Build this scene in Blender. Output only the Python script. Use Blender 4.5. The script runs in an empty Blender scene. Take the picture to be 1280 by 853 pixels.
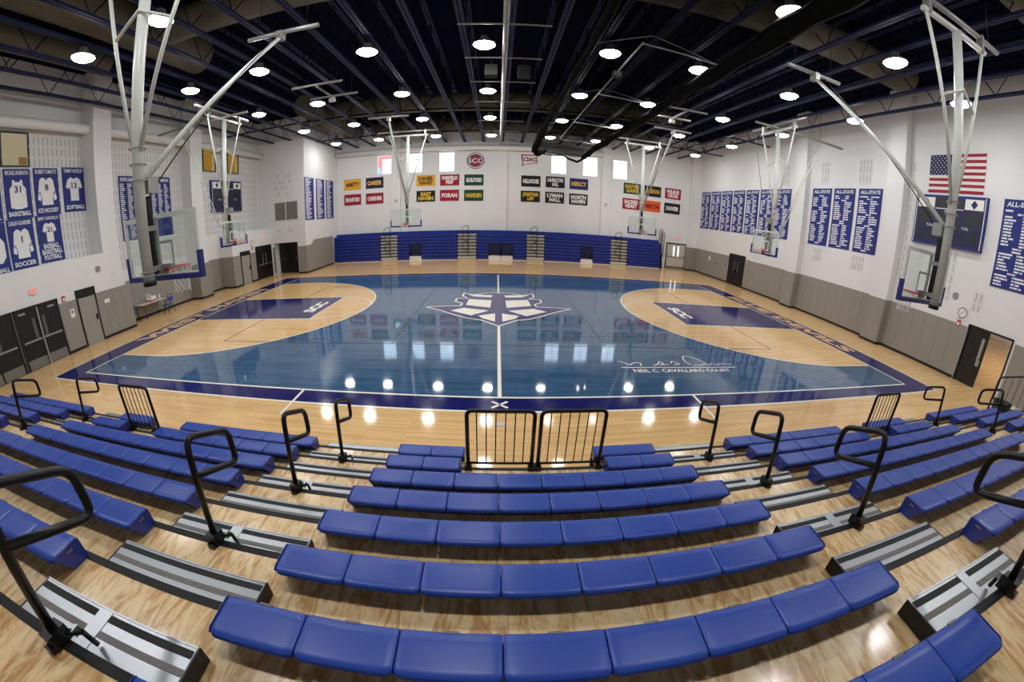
import bpy, math, random
import numpy as np
from mathutils import Matrix, Vector
random.seed(7)
PI = math.pi
SC = bpy.context.scene
COL = SC.collection

# ------------------------------------------------------------------ camera (fisheye fitted to the court lines)
CAM_POS = (-0.10241, -14.54474, 3.51203)
YAW, PITCH, ROLL = 0.0136786, -0.3382279, 0.0197913
F, K2, K4, CX, CY = 482.6315, -0.0078855, 0.0336521, -14.6832, 6.3249      # pixels of the 1280x853 frame
fw = Vector((math.sin(YAW)*math.cos(PITCH), math.cos(YAW)*math.cos(PITCH), math.sin(PITCH)))
r0 = Vector((math.cos(YAW), -math.sin(YAW), 0)); u0 = r0.cross(fw)
rt = math.cos(ROLL)*r0 + math.sin(ROLL)*u0; up = rt.cross(fw)
cam = bpy.data.cameras.new('camera'); cam_o = bpy.data.objects.new('camera', cam); COL.objects.link(cam_o)
M = Matrix.Identity(4)
for i in range(3):
    M[i][0], M[i][1], M[i][2], M[i][3] = rt[i], up[i], -fw[i], CAM_POS[i]
cam_o.matrix_world = M
cam.type = 'PANO'; cam.panorama_type = 'FISHEYE_LENS_POLYNOMIAL'
cam.sensor_fit = 'HORIZONTAL'; cam.sensor_width = 36; cam.sensor_height = 36*853/1280
th = np.linspace(0.001, 1.75, 400); R_ = F*th*(1+K2*th**2+K4*th**4)*36/1280
kk = np.linalg.lstsq(np.stack([R_, R_**2, R_**3, R_**4], 1), th, rcond=None)[0]
cam.fisheye_polynomial_k0 = 0
cam.fisheye_polynomial_k1, cam.fisheye_polynomial_k2, cam.fisheye_polynomial_k3, cam.fisheye_polynomial_k4 = [-float(k) for k in kk]
cam.fisheye_fov = math.radians(220)
cam.shift_x, cam.shift_y = -CX/1280, CY/853
cam.clip_start, cam.clip_end = 0.05, 400
SC.camera = cam_o

# ------------------------------------------------------------------ world, exposure
wd = bpy.data.worlds.new('world'); SC.world = wd; wd.use_nodes = True
bg = wd.node_tree.nodes['Background']; bg.inputs[0].default_value = (0.70, 0.86, 1.0, 1); bg.inputs[1].default_value = 3.8
LAMP = 82.0
SC.view_settings.view_transform = 'Standard'; SC.view_settings.look = 'None'
SC.view_settings.gamma = 1; SC.view_settings.exposure = 0.0; SC.view_settings.use_curve_mapping = False
SC.cycles.use_denoising = True
SC.cycles.max_bounces = 8; SC.cycles.diffuse_bounces = 4; SC.cycles.glossy_bounces = 4; SC.cycles.transparent_max_bounces = 16
SC.cycles.sample_clamp_indirect = 6; SC.cycles.caustics_reflective = False; SC.cycles.caustics_refractive = False

# ------------------------------------------------------------------ materials
def lin(c):
    return tuple((v/255/12.92 if v/255 <= .04045 else ((v/255+.055)/1.055)**2.4) for v in c) + (1,)
MATS = {}
class NT:
    def __init__(s, name):
        s.m = bpy.data.materials.new(name); s.m.use_nodes = True; s.t = s.m.node_tree; s.t.nodes.clear()
        s.out = s.n('ShaderNodeOutputMaterial')
    def n(s, t, **k):
        x = s.t.nodes.new(t)
        for a, b in k.items(): setattr(x, a, b)
        return x
    def l(s, a, b): s.t.links.new(a, b)
    def math(s, op, a, b=None, c=None):
        x = s.n('ShaderNodeMath', operation=op)
        for i, v in enumerate((a, b, c)):
            if v is None: continue
            if isinstance(v, (int, float)): x.inputs[i].default_value = v
            else: s.l(v, x.inputs[i])
        return x.outputs[0]
    def mix(s, fac, a, b):
        x = s.n('ShaderNodeMix', data_type='RGBA')
        for i, v in ((0, fac), (6, a), (7, b)):
            if isinstance(v, (int, float)): x.inputs[i].default_value = v
            elif isinstance(v, tuple): x.inputs[i].default_value = v
            else: s.l(v, x.inputs[i])
        return x.outputs[2]
    def bsdf(s, rough=.5, metal=0, spec=.5, coat=0, coat_r=.05):
        b = s.n('ShaderNodeBsdfPrincipled'); b.inputs['Roughness'].default_value = rough; b.inputs['Metallic'].default_value = metal
        b.inputs['Specular IOR Level'].default_value = spec; b.inputs['Coat Weight'].default_value = coat; b.inputs['Coat Roughness'].default_value = coat_r
        s.l(b.outputs[0], s.out.inputs[0]); return b
    def coord(s, kind='Object', scale=(1, 1, 1)):
        tc = s.n('ShaderNodeTexCoord'); mp = s.n('ShaderNodeMapping'); mp.inputs['Scale'].default_value = scale
        s.l(tc.outputs[kind], mp.inputs[0]); return mp.outputs[0]
    def noise(s, vec, scale=5, detail=3, rough=.5):
        x = s.n('ShaderNodeTexNoise'); x.inputs['Scale'].default_value = scale; x.inputs['Detail'].default_value = detail
        x.inputs['Roughness'].default_value = rough; s.l(vec, x.inputs[0]); return x.outputs[0]

def plain(name, rgb, rough=.5, metal=0, spec=.5, var=.06, scale=6, coat=0, coat_r=.05):
    if name in MATS: return MATS[name]
    t = NT(name); b = t.bsdf(rough, metal, spec, coat, coat_r); c = lin(rgb)
    nz = t.noise(t.coord(), scale)
    d = tuple(max(0, v*(1-var*2)) for v in c[:3]) + (1,); e = tuple(min(1, v*(1+var*2)) for v in c[:3]) + (1,)
    t.l(t.mix(nz, d, e), b.inputs['Base Color'])
    MATS[name] = t.m; return t.m

def emit(name, rgb, s):
    t = NT(name); e = t.n('ShaderNodeEmission'); e.inputs[0].default_value = lin(rgb); e.inputs[1].default_value = s
    t.l(e.outputs[0], t.out.inputs[0]); MATS[name] = t.m; return t.m

def planks(name, ca, cb, gap, rough=.08, gain=.5, spec=.44):
    """glossy floor boards running along X"""
    t = NT(name); b = t.bsdf(rough, 0, spec)
    v = t.coord()
    br = t.n('ShaderNodeTexBrick'); br.offset = .37; br.inputs['Scale'].default_value = 1
    br.inputs['Color1'].default_value = (0, 0, 0, 1); br.inputs['Color2'].default_value = (1, 1, 1, 1); br.inputs['Mortar'].default_value = (.5, .5, .5, 1)
    br.inputs['Mortar Size'].default_value = .0012; br.inputs['Brick Width'].default_value = 1.15; br.inputs['Row Height'].default_value = .057
    t.l(v, br.inputs[0])
    big = t.noise(t.coord(scale=(.5, 5, 1)), 1.3, 3)
    grain = t.noise(t.coord(scale=(2.0, 70, 1)), 2.0, 4, .6)
    f = t.math('ADD', t.math('MULTIPLY', br.outputs[0], .5), t.math('ADD', t.math('MULTIPLY', big, .35), t.math('MULTIPLY', grain, .35)))
    f = t.math('MULTIPLY_ADD', t.math('SUBTRACT', f, .55), gain*2, .5)
    cl = t.n('ShaderNodeClamp'); t.l(f, cl.inputs[0])
    t.l(t.mix(t.math('MULTIPLY', br.outputs['Fac'], .6), t.mix(cl.outputs[0], lin(ca), lin(cb)), lin(gap)), b.inputs['Base Color'])
    bp = t.n('ShaderNodeBump'); bp.inputs['Strength'].default_value = .06; bp.inputs['Distance'].default_value = .004
    t.l(t.noise(t.coord(scale=(.35, 9, 1)), 2.2, 2), bp.inputs['Height']); t.l(bp.outputs[0], b.inputs['Normal'])
    MATS[name] = t.m; return t.m

def plywood(name):
    t = NT(name); b = t.bsdf(.32, 0, .5, .6, .14)
    w = t.n('ShaderNodeTexNoise'); w.inputs['Scale'].default_value = 1.6; w.inputs['Detail'].default_value = 4; w.inputs['Roughness'].default_value = .62; w.inputs['Distortion'].default_value = 1.3
    t.l(t.coord(scale=(7.5, 1.9, 1)), w.inputs[0])
    r = t.n('ShaderNodeValToRGB'); e = r.color_ramp.elements
    e[0].position = .43; e[0].color = lin((224, 197, 150)); e[1].position = .60; e[1].color = lin((178, 130, 72))
    k = e.new(.52); k.color = lin((208, 172, 118))
    t.l(w.outputs[0], r.inputs[0])
    fine = t.noise(t.coord(scale=(60, 3, 1)), 1.5, 3)
    t.l(t.mix(t.math('MULTIPLY', fine, .35), r.outputs[0], lin((222, 190, 140))), b.inputs['Base Color'])
    MATS[name] = t.m; return t.m

def streaks(name, bg_, fg, rows, cols, dens=.62, head=6.0, fill=.86):
    """printed columns of names too small to read, on UVs"""
    t = NT(name); b = t.bsdf(.75)
    tc = t.n('ShaderNodeTexCoord'); sp = t.n('ShaderNodeSeparateXYZ'); t.l(tc.outputs['UV'], sp.inputs[0])
    v = t.math('MULTIPLY', sp.outputs[1], rows); row = t.math('FLOOR', v); fv = t.math('FRACT', v)
    u = t.math('MULTIPLY', sp.outputs[0], cols); ci = t.math('FLOOR', u); fu = t.math('FRACT', u)
    wn = t.n('ShaderNodeTexWhiteNoise', noise_dimensions='3D'); cb = t.n('ShaderNodeCombineXYZ')
    t.l(row, cb.inputs[0]); t.l(ci, cb.inputs[1]); oi = t.n('ShaderNodeObjectInfo'); t.l(t.math('MULTIPLY', oi.outputs['Random'], 37), cb.inputs[2]); t.l(cb.outputs[0], wn.inputs[0])
    ln = t.math('MULTIPLY_ADD', wn.outputs[0], .42, .42)
    inu = t.math('MULTIPLY', t.math('GREATER_THAN', fu, .07), t.math('LESS_THAN', fu, ln))
    inv = t.math('MULTIPLY', t.math('GREATER_THAN', fv, .2), t.math('LESS_THAN', fv, .78))
    # gaps between groups of names
    wr = t.n('ShaderNodeTexWhiteNoise', noise_dimensions='2D'); c2 = t.n('ShaderNodeCombineXYZ'); t.l(t.math('FLOOR', t.math('DIVIDE', v, head)), c2.inputs[0]); t.l(t.math('MULTIPLY', oi.outputs['Random'], 11), c2.inputs[1])
    t.l(c2.outputs[0], wr.inputs[0])
    hd = t.math('LESS_THAN', t.math('MODULO', t.math('ADD', row, t.math('FLOOR', t.math('MULTIPLY', wr.outputs[0], 3))), head), 1)
    hu = t.math('MULTIPLY', t.math('GREATER_THAN', sp.outputs[0], .38), t.math('LESS_THAN', sp.outputs[0], .62))
    lt = t.n('ShaderNodeTexWhiteNoise', noise_dimensions='2D'); c3 = t.n('ShaderNodeCombineXYZ'); t.l(t.math('FLOOR', t.math('MULTIPLY', sp.outputs[0], cols*22)), c3.inputs[0]); t.l(row, c3.inputs[1]); t.l(c3.outputs[0], lt.inputs[0])
    letters = t.math('MULTIPLY_ADD', t.math('LESS_THAN', lt.outputs[0], fill), .7, .3)
    body = t.math('ADD', t.math('MULTIPLY', hd, hu), t.math('MULTIPLY', t.math('SUBTRACT', 1, hd), inu))
    m = t.math('MULTIPLY', t.math('MULTIPLY', body, inv), letters)
    t.l(t.mix(m, lin(bg_), lin(fg)), b.inputs['Base Color'])
    MATS[name] = t.m; return t.m

def slots(name, rgb, px, pz):
    """painted acoustic block with vertical slots (wall lies in Y-Z)"""
    t = NT(name); b = t.bsdf(.7); tc = t.n('ShaderNodeTexCoord'); sp = t.n('ShaderNodeSeparateXYZ'); t.l(tc.outputs['Object'], sp.inputs[0])
    fy = t.math('FRACT', t.math('DIVIDE', sp.outputs[1], px)); fz = t.math('FRACT', t.math('DIVIDE', sp.outputs[2], pz))
    m = t.math('MULTIPLY', t.math('LESS_THAN', fy, .10), t.math('LESS_THAN', fz, .74))
    t.l(t.mix(m, lin(rgb), lin((84, 82, 80))), b.inputs['Base Color']); MATS[name] = t.m; return t.m

def glassy(name, tint, mixv, rough=.02):
    t = NT(name); tr = t.n('ShaderNodeBsdfTransparent'); tr.inputs[0].default_value = tint
    gl = t.n('ShaderNodeBsdfGlossy'); gl.inputs['Roughness'].default_value = rough; gl.inputs[0].default_value = (.9, .95, .95, 1)
    mx = t.n('ShaderNodeMixShader'); mx.inputs[0].default_value = mixv
    t.l(tr.outputs[0], mx.inputs[1]); t.l(gl.outputs[0], mx.inputs[2]); t.l(mx.outputs[0], t.out.inputs[0]); MATS[name] = t.m; return t.m

def netting(name):
    t = NT(name); tr = t.n('ShaderNodeBsdfTransparent'); df = t.n('ShaderNodeBsdfDiffuse'); df.inputs[0].default_value = (.006, .006, .006, 1)
    mx = t.n('ShaderNodeMixShader'); t.l(t.math('MULTIPLY_ADD', t.noise(t.coord(), 1.2, 3), .35, .45), mx.inputs[0])
    t.l(tr.outputs[0], mx.inputs[1]); t.l(df.outputs[0], mx.inputs[2]); t.l(mx.outputs[0], t.out.inputs[0]); MATS[name] = t.m; return t.m

def blockwall(name, rgb, rough=.55):
    t = NT(name); b = t.bsdf(rough, 0, .4); v = t.coord()
    nz = t.noise(v, .5, 3); c = lin(rgb)
    t.l(t.mix(nz, tuple(x*.94 for x in c[:3])+(1,), tuple(min(1, x*1.05) for x in c[:3])+(1,)), b.inputs['Base Color'])
    MATS[name] = t.m; return t.m

WALL = blockwall('painted_block', (222, 222, 222)); PADM = plain('grey_pad', (140, 136, 128), .6, var=.03)
MAPLE = planks('maple', (200, 156, 98), (234, 197, 142), (128, 90, 50))
STAIN = planks('blue_stain', (34, 64, 96), (70, 106, 138), (22, 40, 62), gain=.5, rough=.05, spec=.56)
NAVY = plain('navy_paint', (26, 29, 92), .09, spec=.36, var=.05, scale=1); CREAM = plain('cream_paint', (240, 236, 220), .12, spec=.36, var=.02)
BARE = plain('bare_letter', (214, 172, 124), .12, spec=.36, var=.1); THIN = plain('dark_line', (34, 38, 44), .15, spec=.36)
PLY = plywood('plywood'); SEAT = plain('seat_plastic', (27, 63, 150), .33, spec=.45, var=.05, scale=60); SEATD = plain('seat_side', (30, 48, 128), .35, var=.04)
BLACK = plain('black_metal', (11, 11, 12), .35, spec=.35, var=.1); RUBBER = plain('black_strip', (24, 24, 25), .75, var=.15, scale=40); NOSE = plain('dark_nosing', (22, 22, 23), .6, spec=.3, var=.1, scale=20)
ALU = plain('aluminium', (168, 172, 176), .36, metal=.8, var=.04, scale=30); GREYS = plain('grey_strip', (110, 107, 103), .7, var=.08, scale=40)
STEEL = plain('grey_steel', (206, 210, 203), .35, var=.03); STEELD = plain('pipe_steel', (150, 150, 146), .4, metal=.4)
DECK = plain('ceiling_deck', (8, 11, 34), .9, spec=.05, var=.1, scale=.5); JOIST = plain('joist_blue', (13, 21, 62), .6, spec=.25, var=.08); DUCT = plain('duct_beige', (92, 86, 73), .7, spec=.2, var=.05, scale=1)
BLUEP = plain('blue_pad', (26, 38, 110), .4, var=.04); ORANGE = plain('rim_orange', (205, 60, 38), .4); NETW = plain('net_cord', (226, 224, 218), .8)
WHITE = plain('white_paint', (226, 224, 220), .5, var=.02); DOORB = plain('door_black', (16, 16, 17), .4, var=.1); DOORG = plain('door_grey', (146, 143, 137), .5, var=.03)
FARB = plain('fascia_blue', (22, 44, 130), .32, var=.04, scale=2); FARS = plain('fascia_seam', (14, 26, 84), .5); BANNER = plain('banner_blue', (32, 44, 116), .7, var=.03)
RED = plain('alarm_red', (176, 40, 36), .4); GLASS = glassy('backboard_glass', (.93, .97, .96, 1), .10); WINGL = glassy('window_glass', (.97, .98, 1, 1), .04)
NETB = netting('black_net'); ROLL_M = plain('net_bundle', (8, 8, 8), .95, spec=.1, var=.3); NAVYM = plain('print_navy', (30, 36, 92), .7); PRINTW = plain('print_white', (226, 226, 224), .7, var=.02)
ALLST = streaks('all_state_print', (32, 44, 118), (222, 224, 230), 25, 2, head=6); CHAMP = streaks('champions_print', (32, 42, 106), (206, 208, 214), 28, 3, head=90, fill=.9)
LISTP = streaks('list_print', (34, 46, 122), (222, 224, 230), 30, 1, head=90, fill=.92)
SLOT = slots('slotted_block', (212, 212, 211), .2, .42)
LENS = emit('lamp_lens', (252, 251, 251), LAMP)
EXITM = emit('exit_glow', (255, 70, 60), 1.2)

# ------------------------------------------------------------------ geometry helpers
class MB:
    def __init__(s): s.v = []; s.f = []; s.sm = []
    def quad(s, a, b, c, d, smooth=False):
        i = len(s.v); s.v += [a, b, c, d]; s.f.append((i, i+1, i+2, i+3)); s.sm.append(smooth); return s
    def poly(s, pts, smooth=False):
        i = len(s.v); s.v += list(pts); s.f.append(tuple(range(i, i+len(pts)))); s.sm.append(smooth); return s
    def box(s, x0, x1, y0, y1, z0, z1):
        i = len(s.v)
        s.v += [(x0, y0, z0), (x1, y0, z0), (x1, y1, z0), (x0, y1, z0), (x0, y0, z1), (x1, y0, z1), (x1, y1, z1), (x0, y1, z1)]
        for f in ((0, 3, 2, 1), (4, 5, 6, 7), (0, 1, 5, 4), (1, 2, 6, 5), (2, 3, 7, 6), (3, 0, 4, 7)):
            s.f.append(tuple(i+k for k in f)); s.sm.append(False)
        return s
    def prism(s, pts, axis, a, b):
        """extrude polygon pts (2D) along axis from a to b"""
        n = len(pts); i = len(s.v)
        def P(p, t): return {'x': (t, p[0], p[1]), 'y': (p[0], t, p[1]), 'z': (p[0], p[1], t)}[axis]
        s.v += [P(p, a) for p in pts] + [P(p, b) for p in pts]
        s.f.append(tuple(i+k for k in range(n))[::-1]); s.f.append(tuple(i+n+k for k in range(n))); s.sm += [False]*2
        for k in range(n):
            s.f.append((i+k, i+(k+1) % n, i+n+(k+1) % n, i+n+k)); s.sm.append(False)
        return s
    def tube(s, pts, r, n=8, cap=True, closed=False):
        pts = [Vector(p) for p in pts]; m = len(pts); rings = []
        rr = r if isinstance(r, (list, tuple)) else [r]*m
        prev = None
        for k, p in enumerate(pts):
            a = pts[k-1] if k > 0 else (pts[-1] if closed else p); b = pts[k+1] if k < m-1 else (pts[0] if closed else p)
            d = (b-a).normalized() if (b-a).length > 1e-9 else Vector((0, 0, 1))
            ref = prev if prev is not None else (Vector((0, 0, 1)) if abs(d.z) < .9 else Vector((1, 0, 0)))
            x = (ref-d*ref.dot(d)); x = x.normalized() if x.length > 1e-6 else d.orthogonal().normalized(); prev = x
            y = d.cross(x); i = len(s.v)
            s.v += [tuple(p+rr[k]*(math.cos(2*PI*j/n)*x+math.sin(2*PI*j/n)*y)) for j in range(n)]; rings.append(i)
        for k in range(m if closed else m-1):
            a, b = rings[k], rings[(k+1) % m]
            for j in range(n):
                s.f.append((a+j, a+(j+1) % n, b+(j+1) % n, b+j)); s.sm.append(n > 4)
        if cap and not closed:
            s.f.append(tuple(rings[0]+j for j in range(n))[::-1]); s.f.append(tuple(rings[-1]+j for j in range(n))); s.sm += [False]*2
        return s
    def lathe(s, prof, n=24, c=(0, 0, 0)):
        i = len(s.v)
        for r, z in prof: s.v += [(c[0]+r*math.cos(2*PI*j/n), c[1]+r*math.sin(2*PI*j/n), c[2]+z) for j in range(n)]
        for k in range(len(prof)-1):
            for j in range(n):
                a = i+k*n; s.f.append((a+j, a+(j+1) % n, a+n+(j+1) % n, a+n+j)); s.sm.append(True)
        return s
    def mesh(s, name):
        me = bpy.data.meshes.new(name); me.from_pydata(s.v, [], s.f); me.polygons.foreach_set('use_smooth', s.sm); me.update(); return me

def link(o, parent=None):
    COL.objects.link(o)
    if parent is not None: o.parent = parent
    return o
def obj(name, mb, mat, parent=None, off=None):
    """a mesh object; with a parent Empty whose offset is given the vertices are taken as world points"""
    me = mb.mesh(name) if isinstance(mb, MB) else mb
    if mat is not None and not me.materials: me.materials.append(mat)
    o = bpy.data.objects.new(name, me); link(o, parent)
    if off is not None: o.location = [-c for c in off]
    return o
def tag(o, label, cat, group=None):
    o['label'] = label; o['category'] = cat
    if group: o['group'] = group
    return o
def thing(name, label, cat, loc=(0, 0, 0), rz=0, group=None):
    o = bpy.data.objects.new(name, None); o.empty_display_size = .1; link(o); o.location = loc; o.rotation_euler = (0, 0, rz)
    return tag(o, label, cat, group)
def struct(name, mb, mat, parent=None):
    o = obj(name, mb, mat, parent)
    if parent is None: o['kind'] = 'structure'
    return o
def dup(root, loc, rz=None, label=None):
    def cp(o, par):
        c = o.copy(); COL.objects.link(c); c.parent = par
        for ch in o.children: cp(ch, c)
        return c
    kids = list(root.children); r = root.copy(); COL.objects.link(r); r.location = loc
    if rz is not None: r.rotation_euler = (0, 0, rz)
    if label: r['label'] = label
    for ch in kids: cp(ch, r)
    return r
_tc = {}
def text_mesh(body, bold=.012):
    key = (body, bold)
    if key not in _tc:
        cu = bpy.data.curves.new('lettering', 'FONT'); cu.body = body; cu.align_x = 'CENTER'; cu.resolution_u = 2; cu.offset = bold; cu.space_line = .85
        o = bpy.data.objects.new('lettering', cu); COL.objects.link(o)
        bpy.context.view_layer.update()
        me = bpy.data.meshes.new_from_object(o.evaluated_get(bpy.context.evaluated_depsgraph_get()))
        bpy.data.objects.remove(o); bpy.data.curves.remove(cu)
        co = np.zeros(len(me.vertices)*3); me.vertices.foreach_get('co', co); co = co.reshape(-1, 3)
        _tc[key] = (co, [tuple(p.vertices) for p in me.polygons]); bpy.data.meshes.remove(me)
    return _tc[key]
def text(body, c, w, h, right, upv, mat, parent=None, bold=.012, name='lettering', keep=False):
    """flat lettering fitted into w x h, centred on c"""
    co, fc = text_mesh(body, bold); lo, hi = co.min(0), co.max(0); sz = hi-lo; mid = (hi+lo)/2
    sx, sy = w/sz[0], h/max(sz[1], 1e-6)
    if keep: sx = sy = min(sx, sy)
    R, U = np.array(right, float), np.array(upv, float)
    P = np.array(c)+np.outer((co[:, 0]-mid[0])*sx, R)+np.outer((co[:, 1]-mid[1])*sy, U)
    me = bpy.data.meshes.new(name); me.from_pydata(P.tolist(), [], fc); me.update()
    return obj(name, me, mat, parent)
def uvquad(name, a, b, c, d, mat, parent=None):
    me = bpy.data.meshes.new(name); me.from_pydata([a, b, c, d], [], [(0, 1, 2, 3)]); uv = me.uv_layers.new()
    for i, t in enumerate(((0, 0), (1, 0), (1, 1), (0, 1))): uv.data[i].uv = t
    return obj(name, me, mat, parent)
ORD = ['', 'first', 'second', 'third', 'fourth', 'fifth', 'sixth', 'seventh', 'eighth', 'ninth', 'tenth']
XL, XR, YF, YB, ZC = -17.25, 16.85, 16.2, -17.2, 11.15      # inner faces of the hall
def rebase(root, loc):
    """move a thing's origin to loc while everything stays where it is"""
    if root.type == 'MESH': root.data.transform(Matrix.Translation([-c for c in loc]))
    root.location = loc
    for ch in root.children: ch.location = Vector(ch.location)-Vector(loc)
    return root

# ================================================================== THE HALL
floor = struct('floor', MB().box(-17.6, 17.15, -17.5, 16.5, -.2, 0), MAPLE)
ceiling = struct('ceiling', MB().box(-17.6, 17.2, -17.5, 16.5, ZC, ZC+.2), DECK)
WX = [-9.2, -6.67, -4.13, 4.63, 7.17, 9.68]
m = MB().box(-17.6, 17.2, YF, YF+.3, 0, 7.05).box(-17.6, 17.2, YF, YF+.3, 8.66, ZC)
xs = [-17.6] + sum([[x-.625, x+.625] for x in WX], []) + [17.2]
for k in range(0, len(xs), 2): m.box(xs[k], xs[k+1], YF, YF+.3, 7.05, 8.66)
for a, b in ((-.1, .6), (8.12, 8.85), (-8.55, -7.82)): m.box(a, b, YF-.16, YF+.01, 0, ZC)
m.box(16.05, 16.9, 15.7, YF+.1, 0, ZC)
wall_far = struct('wall_far', m, WALL)
m = MB().box(XR, XR+.3, YB, -9.22, 0, ZC).box(XR, XR+.3, -7.4, YF+.3, 0, ZC).box(XR, XR+.3, -9.22, -7.4, 2.12, ZC)
for a, b in ((2.72, 3.6), (-3.57, -2.65)): m.box(16.45, XR+.05, a, b, 0, ZC)
wall_right = struct('wall_right', m, WALL)
m = MB().box(XL-.3, XL, YB, YF+.3, 0, ZC)
m.box(XL-.1, -16.15, YB, -3.5, 0, 3.45)                                   # low block with the doors
m.box(XL-.1, -16.35, -3.57, -2.65, 0, ZC).box(XL-.1, -16.45, 2.55, 3.5, 0, ZC)
m.box(XL-.1, -16.2, 5.5, 10.35, 0, 3.38)
m.box(XL-.1, -16.05, 10.3, YF+.1, 0, ZC).box(-16.06, -14.05, 10.3, YF+.1, 2.26, ZC).box(-14.06, -13.35, 10.3, YF+.1, 0, ZC).box(-16.06, -14.05, 11.1, YF+.1, 0, 2.27)
wall_left = struct('wall_left', m, WALL)
struct('wall_back', MB().box(-17.6, 17.2, YB-.3, YB, 0, ZC), WALL)

def pads_y(wall, x, y0, y1, sgn, z1=2.0, skip=(), w=.61):
    """padded grey wall panels on a wall that runs along Y (face towards sgn)"""
    n = max(1, round((y1-y0)/w)); d = (y1-y0)/n
    for k in range(n):
        a, b = y0+k*d+.004, y0+(k+1)*d-.004
        if any(a < s1-.02 and b > s0+.02 for s0, s1 in skip): continue
        obj('wall_pad', MB().box(min(x, x+sgn*.03), max(x, x+sgn*.03), a, b, .11, z1), PADM, wall)
def pads_x(wall, y, x0, x1, sgn, z1=2.0, w=.61):
    n = max(1, round((x1-x0)/w)); d = (x1-x0)/n
    for k in range(n): obj('wall_pad', MB().box(x0+k*d+.004, x0+(k+1)*d-.004, min(y, y+sgn*.03), max(y, y+sgn*.03), .11, z1), PADM, wall)
pads_y(wall_right, XR, 10.32, 15.66, -1); pads_y(wall_right, XR, 3.64, 8.3, -1); pads_y(wall_right, XR, -2.6, 2.68, -1); pads_y(wall_right, XR, -7.36, -3.62, -1); pads_y(wall_right, XR, -13, -9.3, -1)
for a, b in ((2.72, 3.6), (-3.57, -2.65)):
    pads_y(wall_right, 16.45, a, b, -1, w=.9); pads_x(wall_right, a, 16.43, XR-.03, -1, w=.5); pads_x(wall_right, b, 16.43, XR-.03, 1, w=.5)
pads_x(wall_far, 15.7, 16.05, XR-.03, -1, w=.9); pads_y(wall_far, 16.05, 15.68, YF-.02, -1, w=.6)
pads_y(wall_left, -16.15, -6.2, -5.42, 1, 1.93, w=.8); pads_y(wall_left, -16.15, -4.44, -3.6, 1, 1.93, w=.45); pads_y(wall_left, -16.15, -3.6, -2.62, 1, 1.93, w=.5)
pads_y(wall_left, XL, -2.6, 2.5, 1, 1.95); pads_y(wall_left, -16.45, 2.55, 3.5, 1, 1.95, w=.95); pads_x(wall_left, 2.55, XL+.03, -16.42, -1, 1.95, w=.8)
pads_y(wall_left, XL, 3.55, 5.45, 1, 1.95); pads_x(wall_left, 5.5, XL+.03, -16.17, -1, 1.95, w=1); pads_y(wall_left, -16.2, 5.5, 6.2, 1, 1.95, w=.7); pads_y(wall_left, -16.2, 7.38, 7.98, 1, 1.95)
pads_x(wall_left, 10.3, -14.02, -13.33, -1, 1.93, w=.7); pads_y(wall_left, -13.35, 10.27, 11.1, 1, 1.95, w=.8)
o = obj('wall_pad', MB().prism([(11.1, .11), (15.0, .11), (15.0, 2.28), (11.55, 2.28), (11.1, 1.97)], 'x', -13.35, -13.32), PADM, wall_left)
pads_x(wall_left, 10.3, -16.2, -15.98, -1, 2.0, w=.3)

def base(name, *boxes):
    mb = MB()
    for b in boxes: mb.box(*b, 0, .11)
    struct(name, mb, RUBBER)
base('baseboard_right', (XR-.04, XR, -7.36, -3.57), (XR-.04, XR, -2.65, 2.72), (XR-.04, XR, 3.6, 8.28), (XR-.04, XR, 10.34, 15.7), (16.41, 16.45, -3.6, -2.62), (16.41, 16.45, 2.69, 3.63), (16.42, XR, -3.61, -3.57), (16.42, XR, 2.68, 2.72), (16.01, XR, 15.66, 15.7), (16.01, 16.05, 15.66, YF))
base('baseboard_left', (-16.15, -16.1, -6.22, -5.44), (-16.15, -16.1, -4.42, -2.62), (XL, XL+.04, -2.65, 2.55), (-16.45, -16.4, 2.52, 3.53), (XL, -16.42, 2.51, 2.55), (XL, XL+.04, 3.5, 5.5), (XL, -16.17, 5.46, 5.5), (-16.2, -16.15, 5.47, 6.24), (-16.2, -16.15, 7.34, 8.0), (-14.05, -13.31, 10.26, 10.3), (-13.35, -13.31, 10.27, 15.0))
# light rounded service pipes that run along the walls under the roof
def wallpipe(name, pts, r, mat): return struct(name, MB().tube(pts, r, 14), mat)
tag(obj('wall_pipe', MB().tube([(-13.3, 15.92, 8.95), (8.1, 15.92, 8.95)], .22, 14), WHITE), 'long white pipe under the roof above the small windows', 'pipe')
tag(obj('wall_pipe', MB().tube([(-16.8, -16, 8.66), (-16.8, 10.2, 8.66)], .21, 14), WHITE), 'long white pipe under the roof above the jersey banners', 'pipe')
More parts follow.
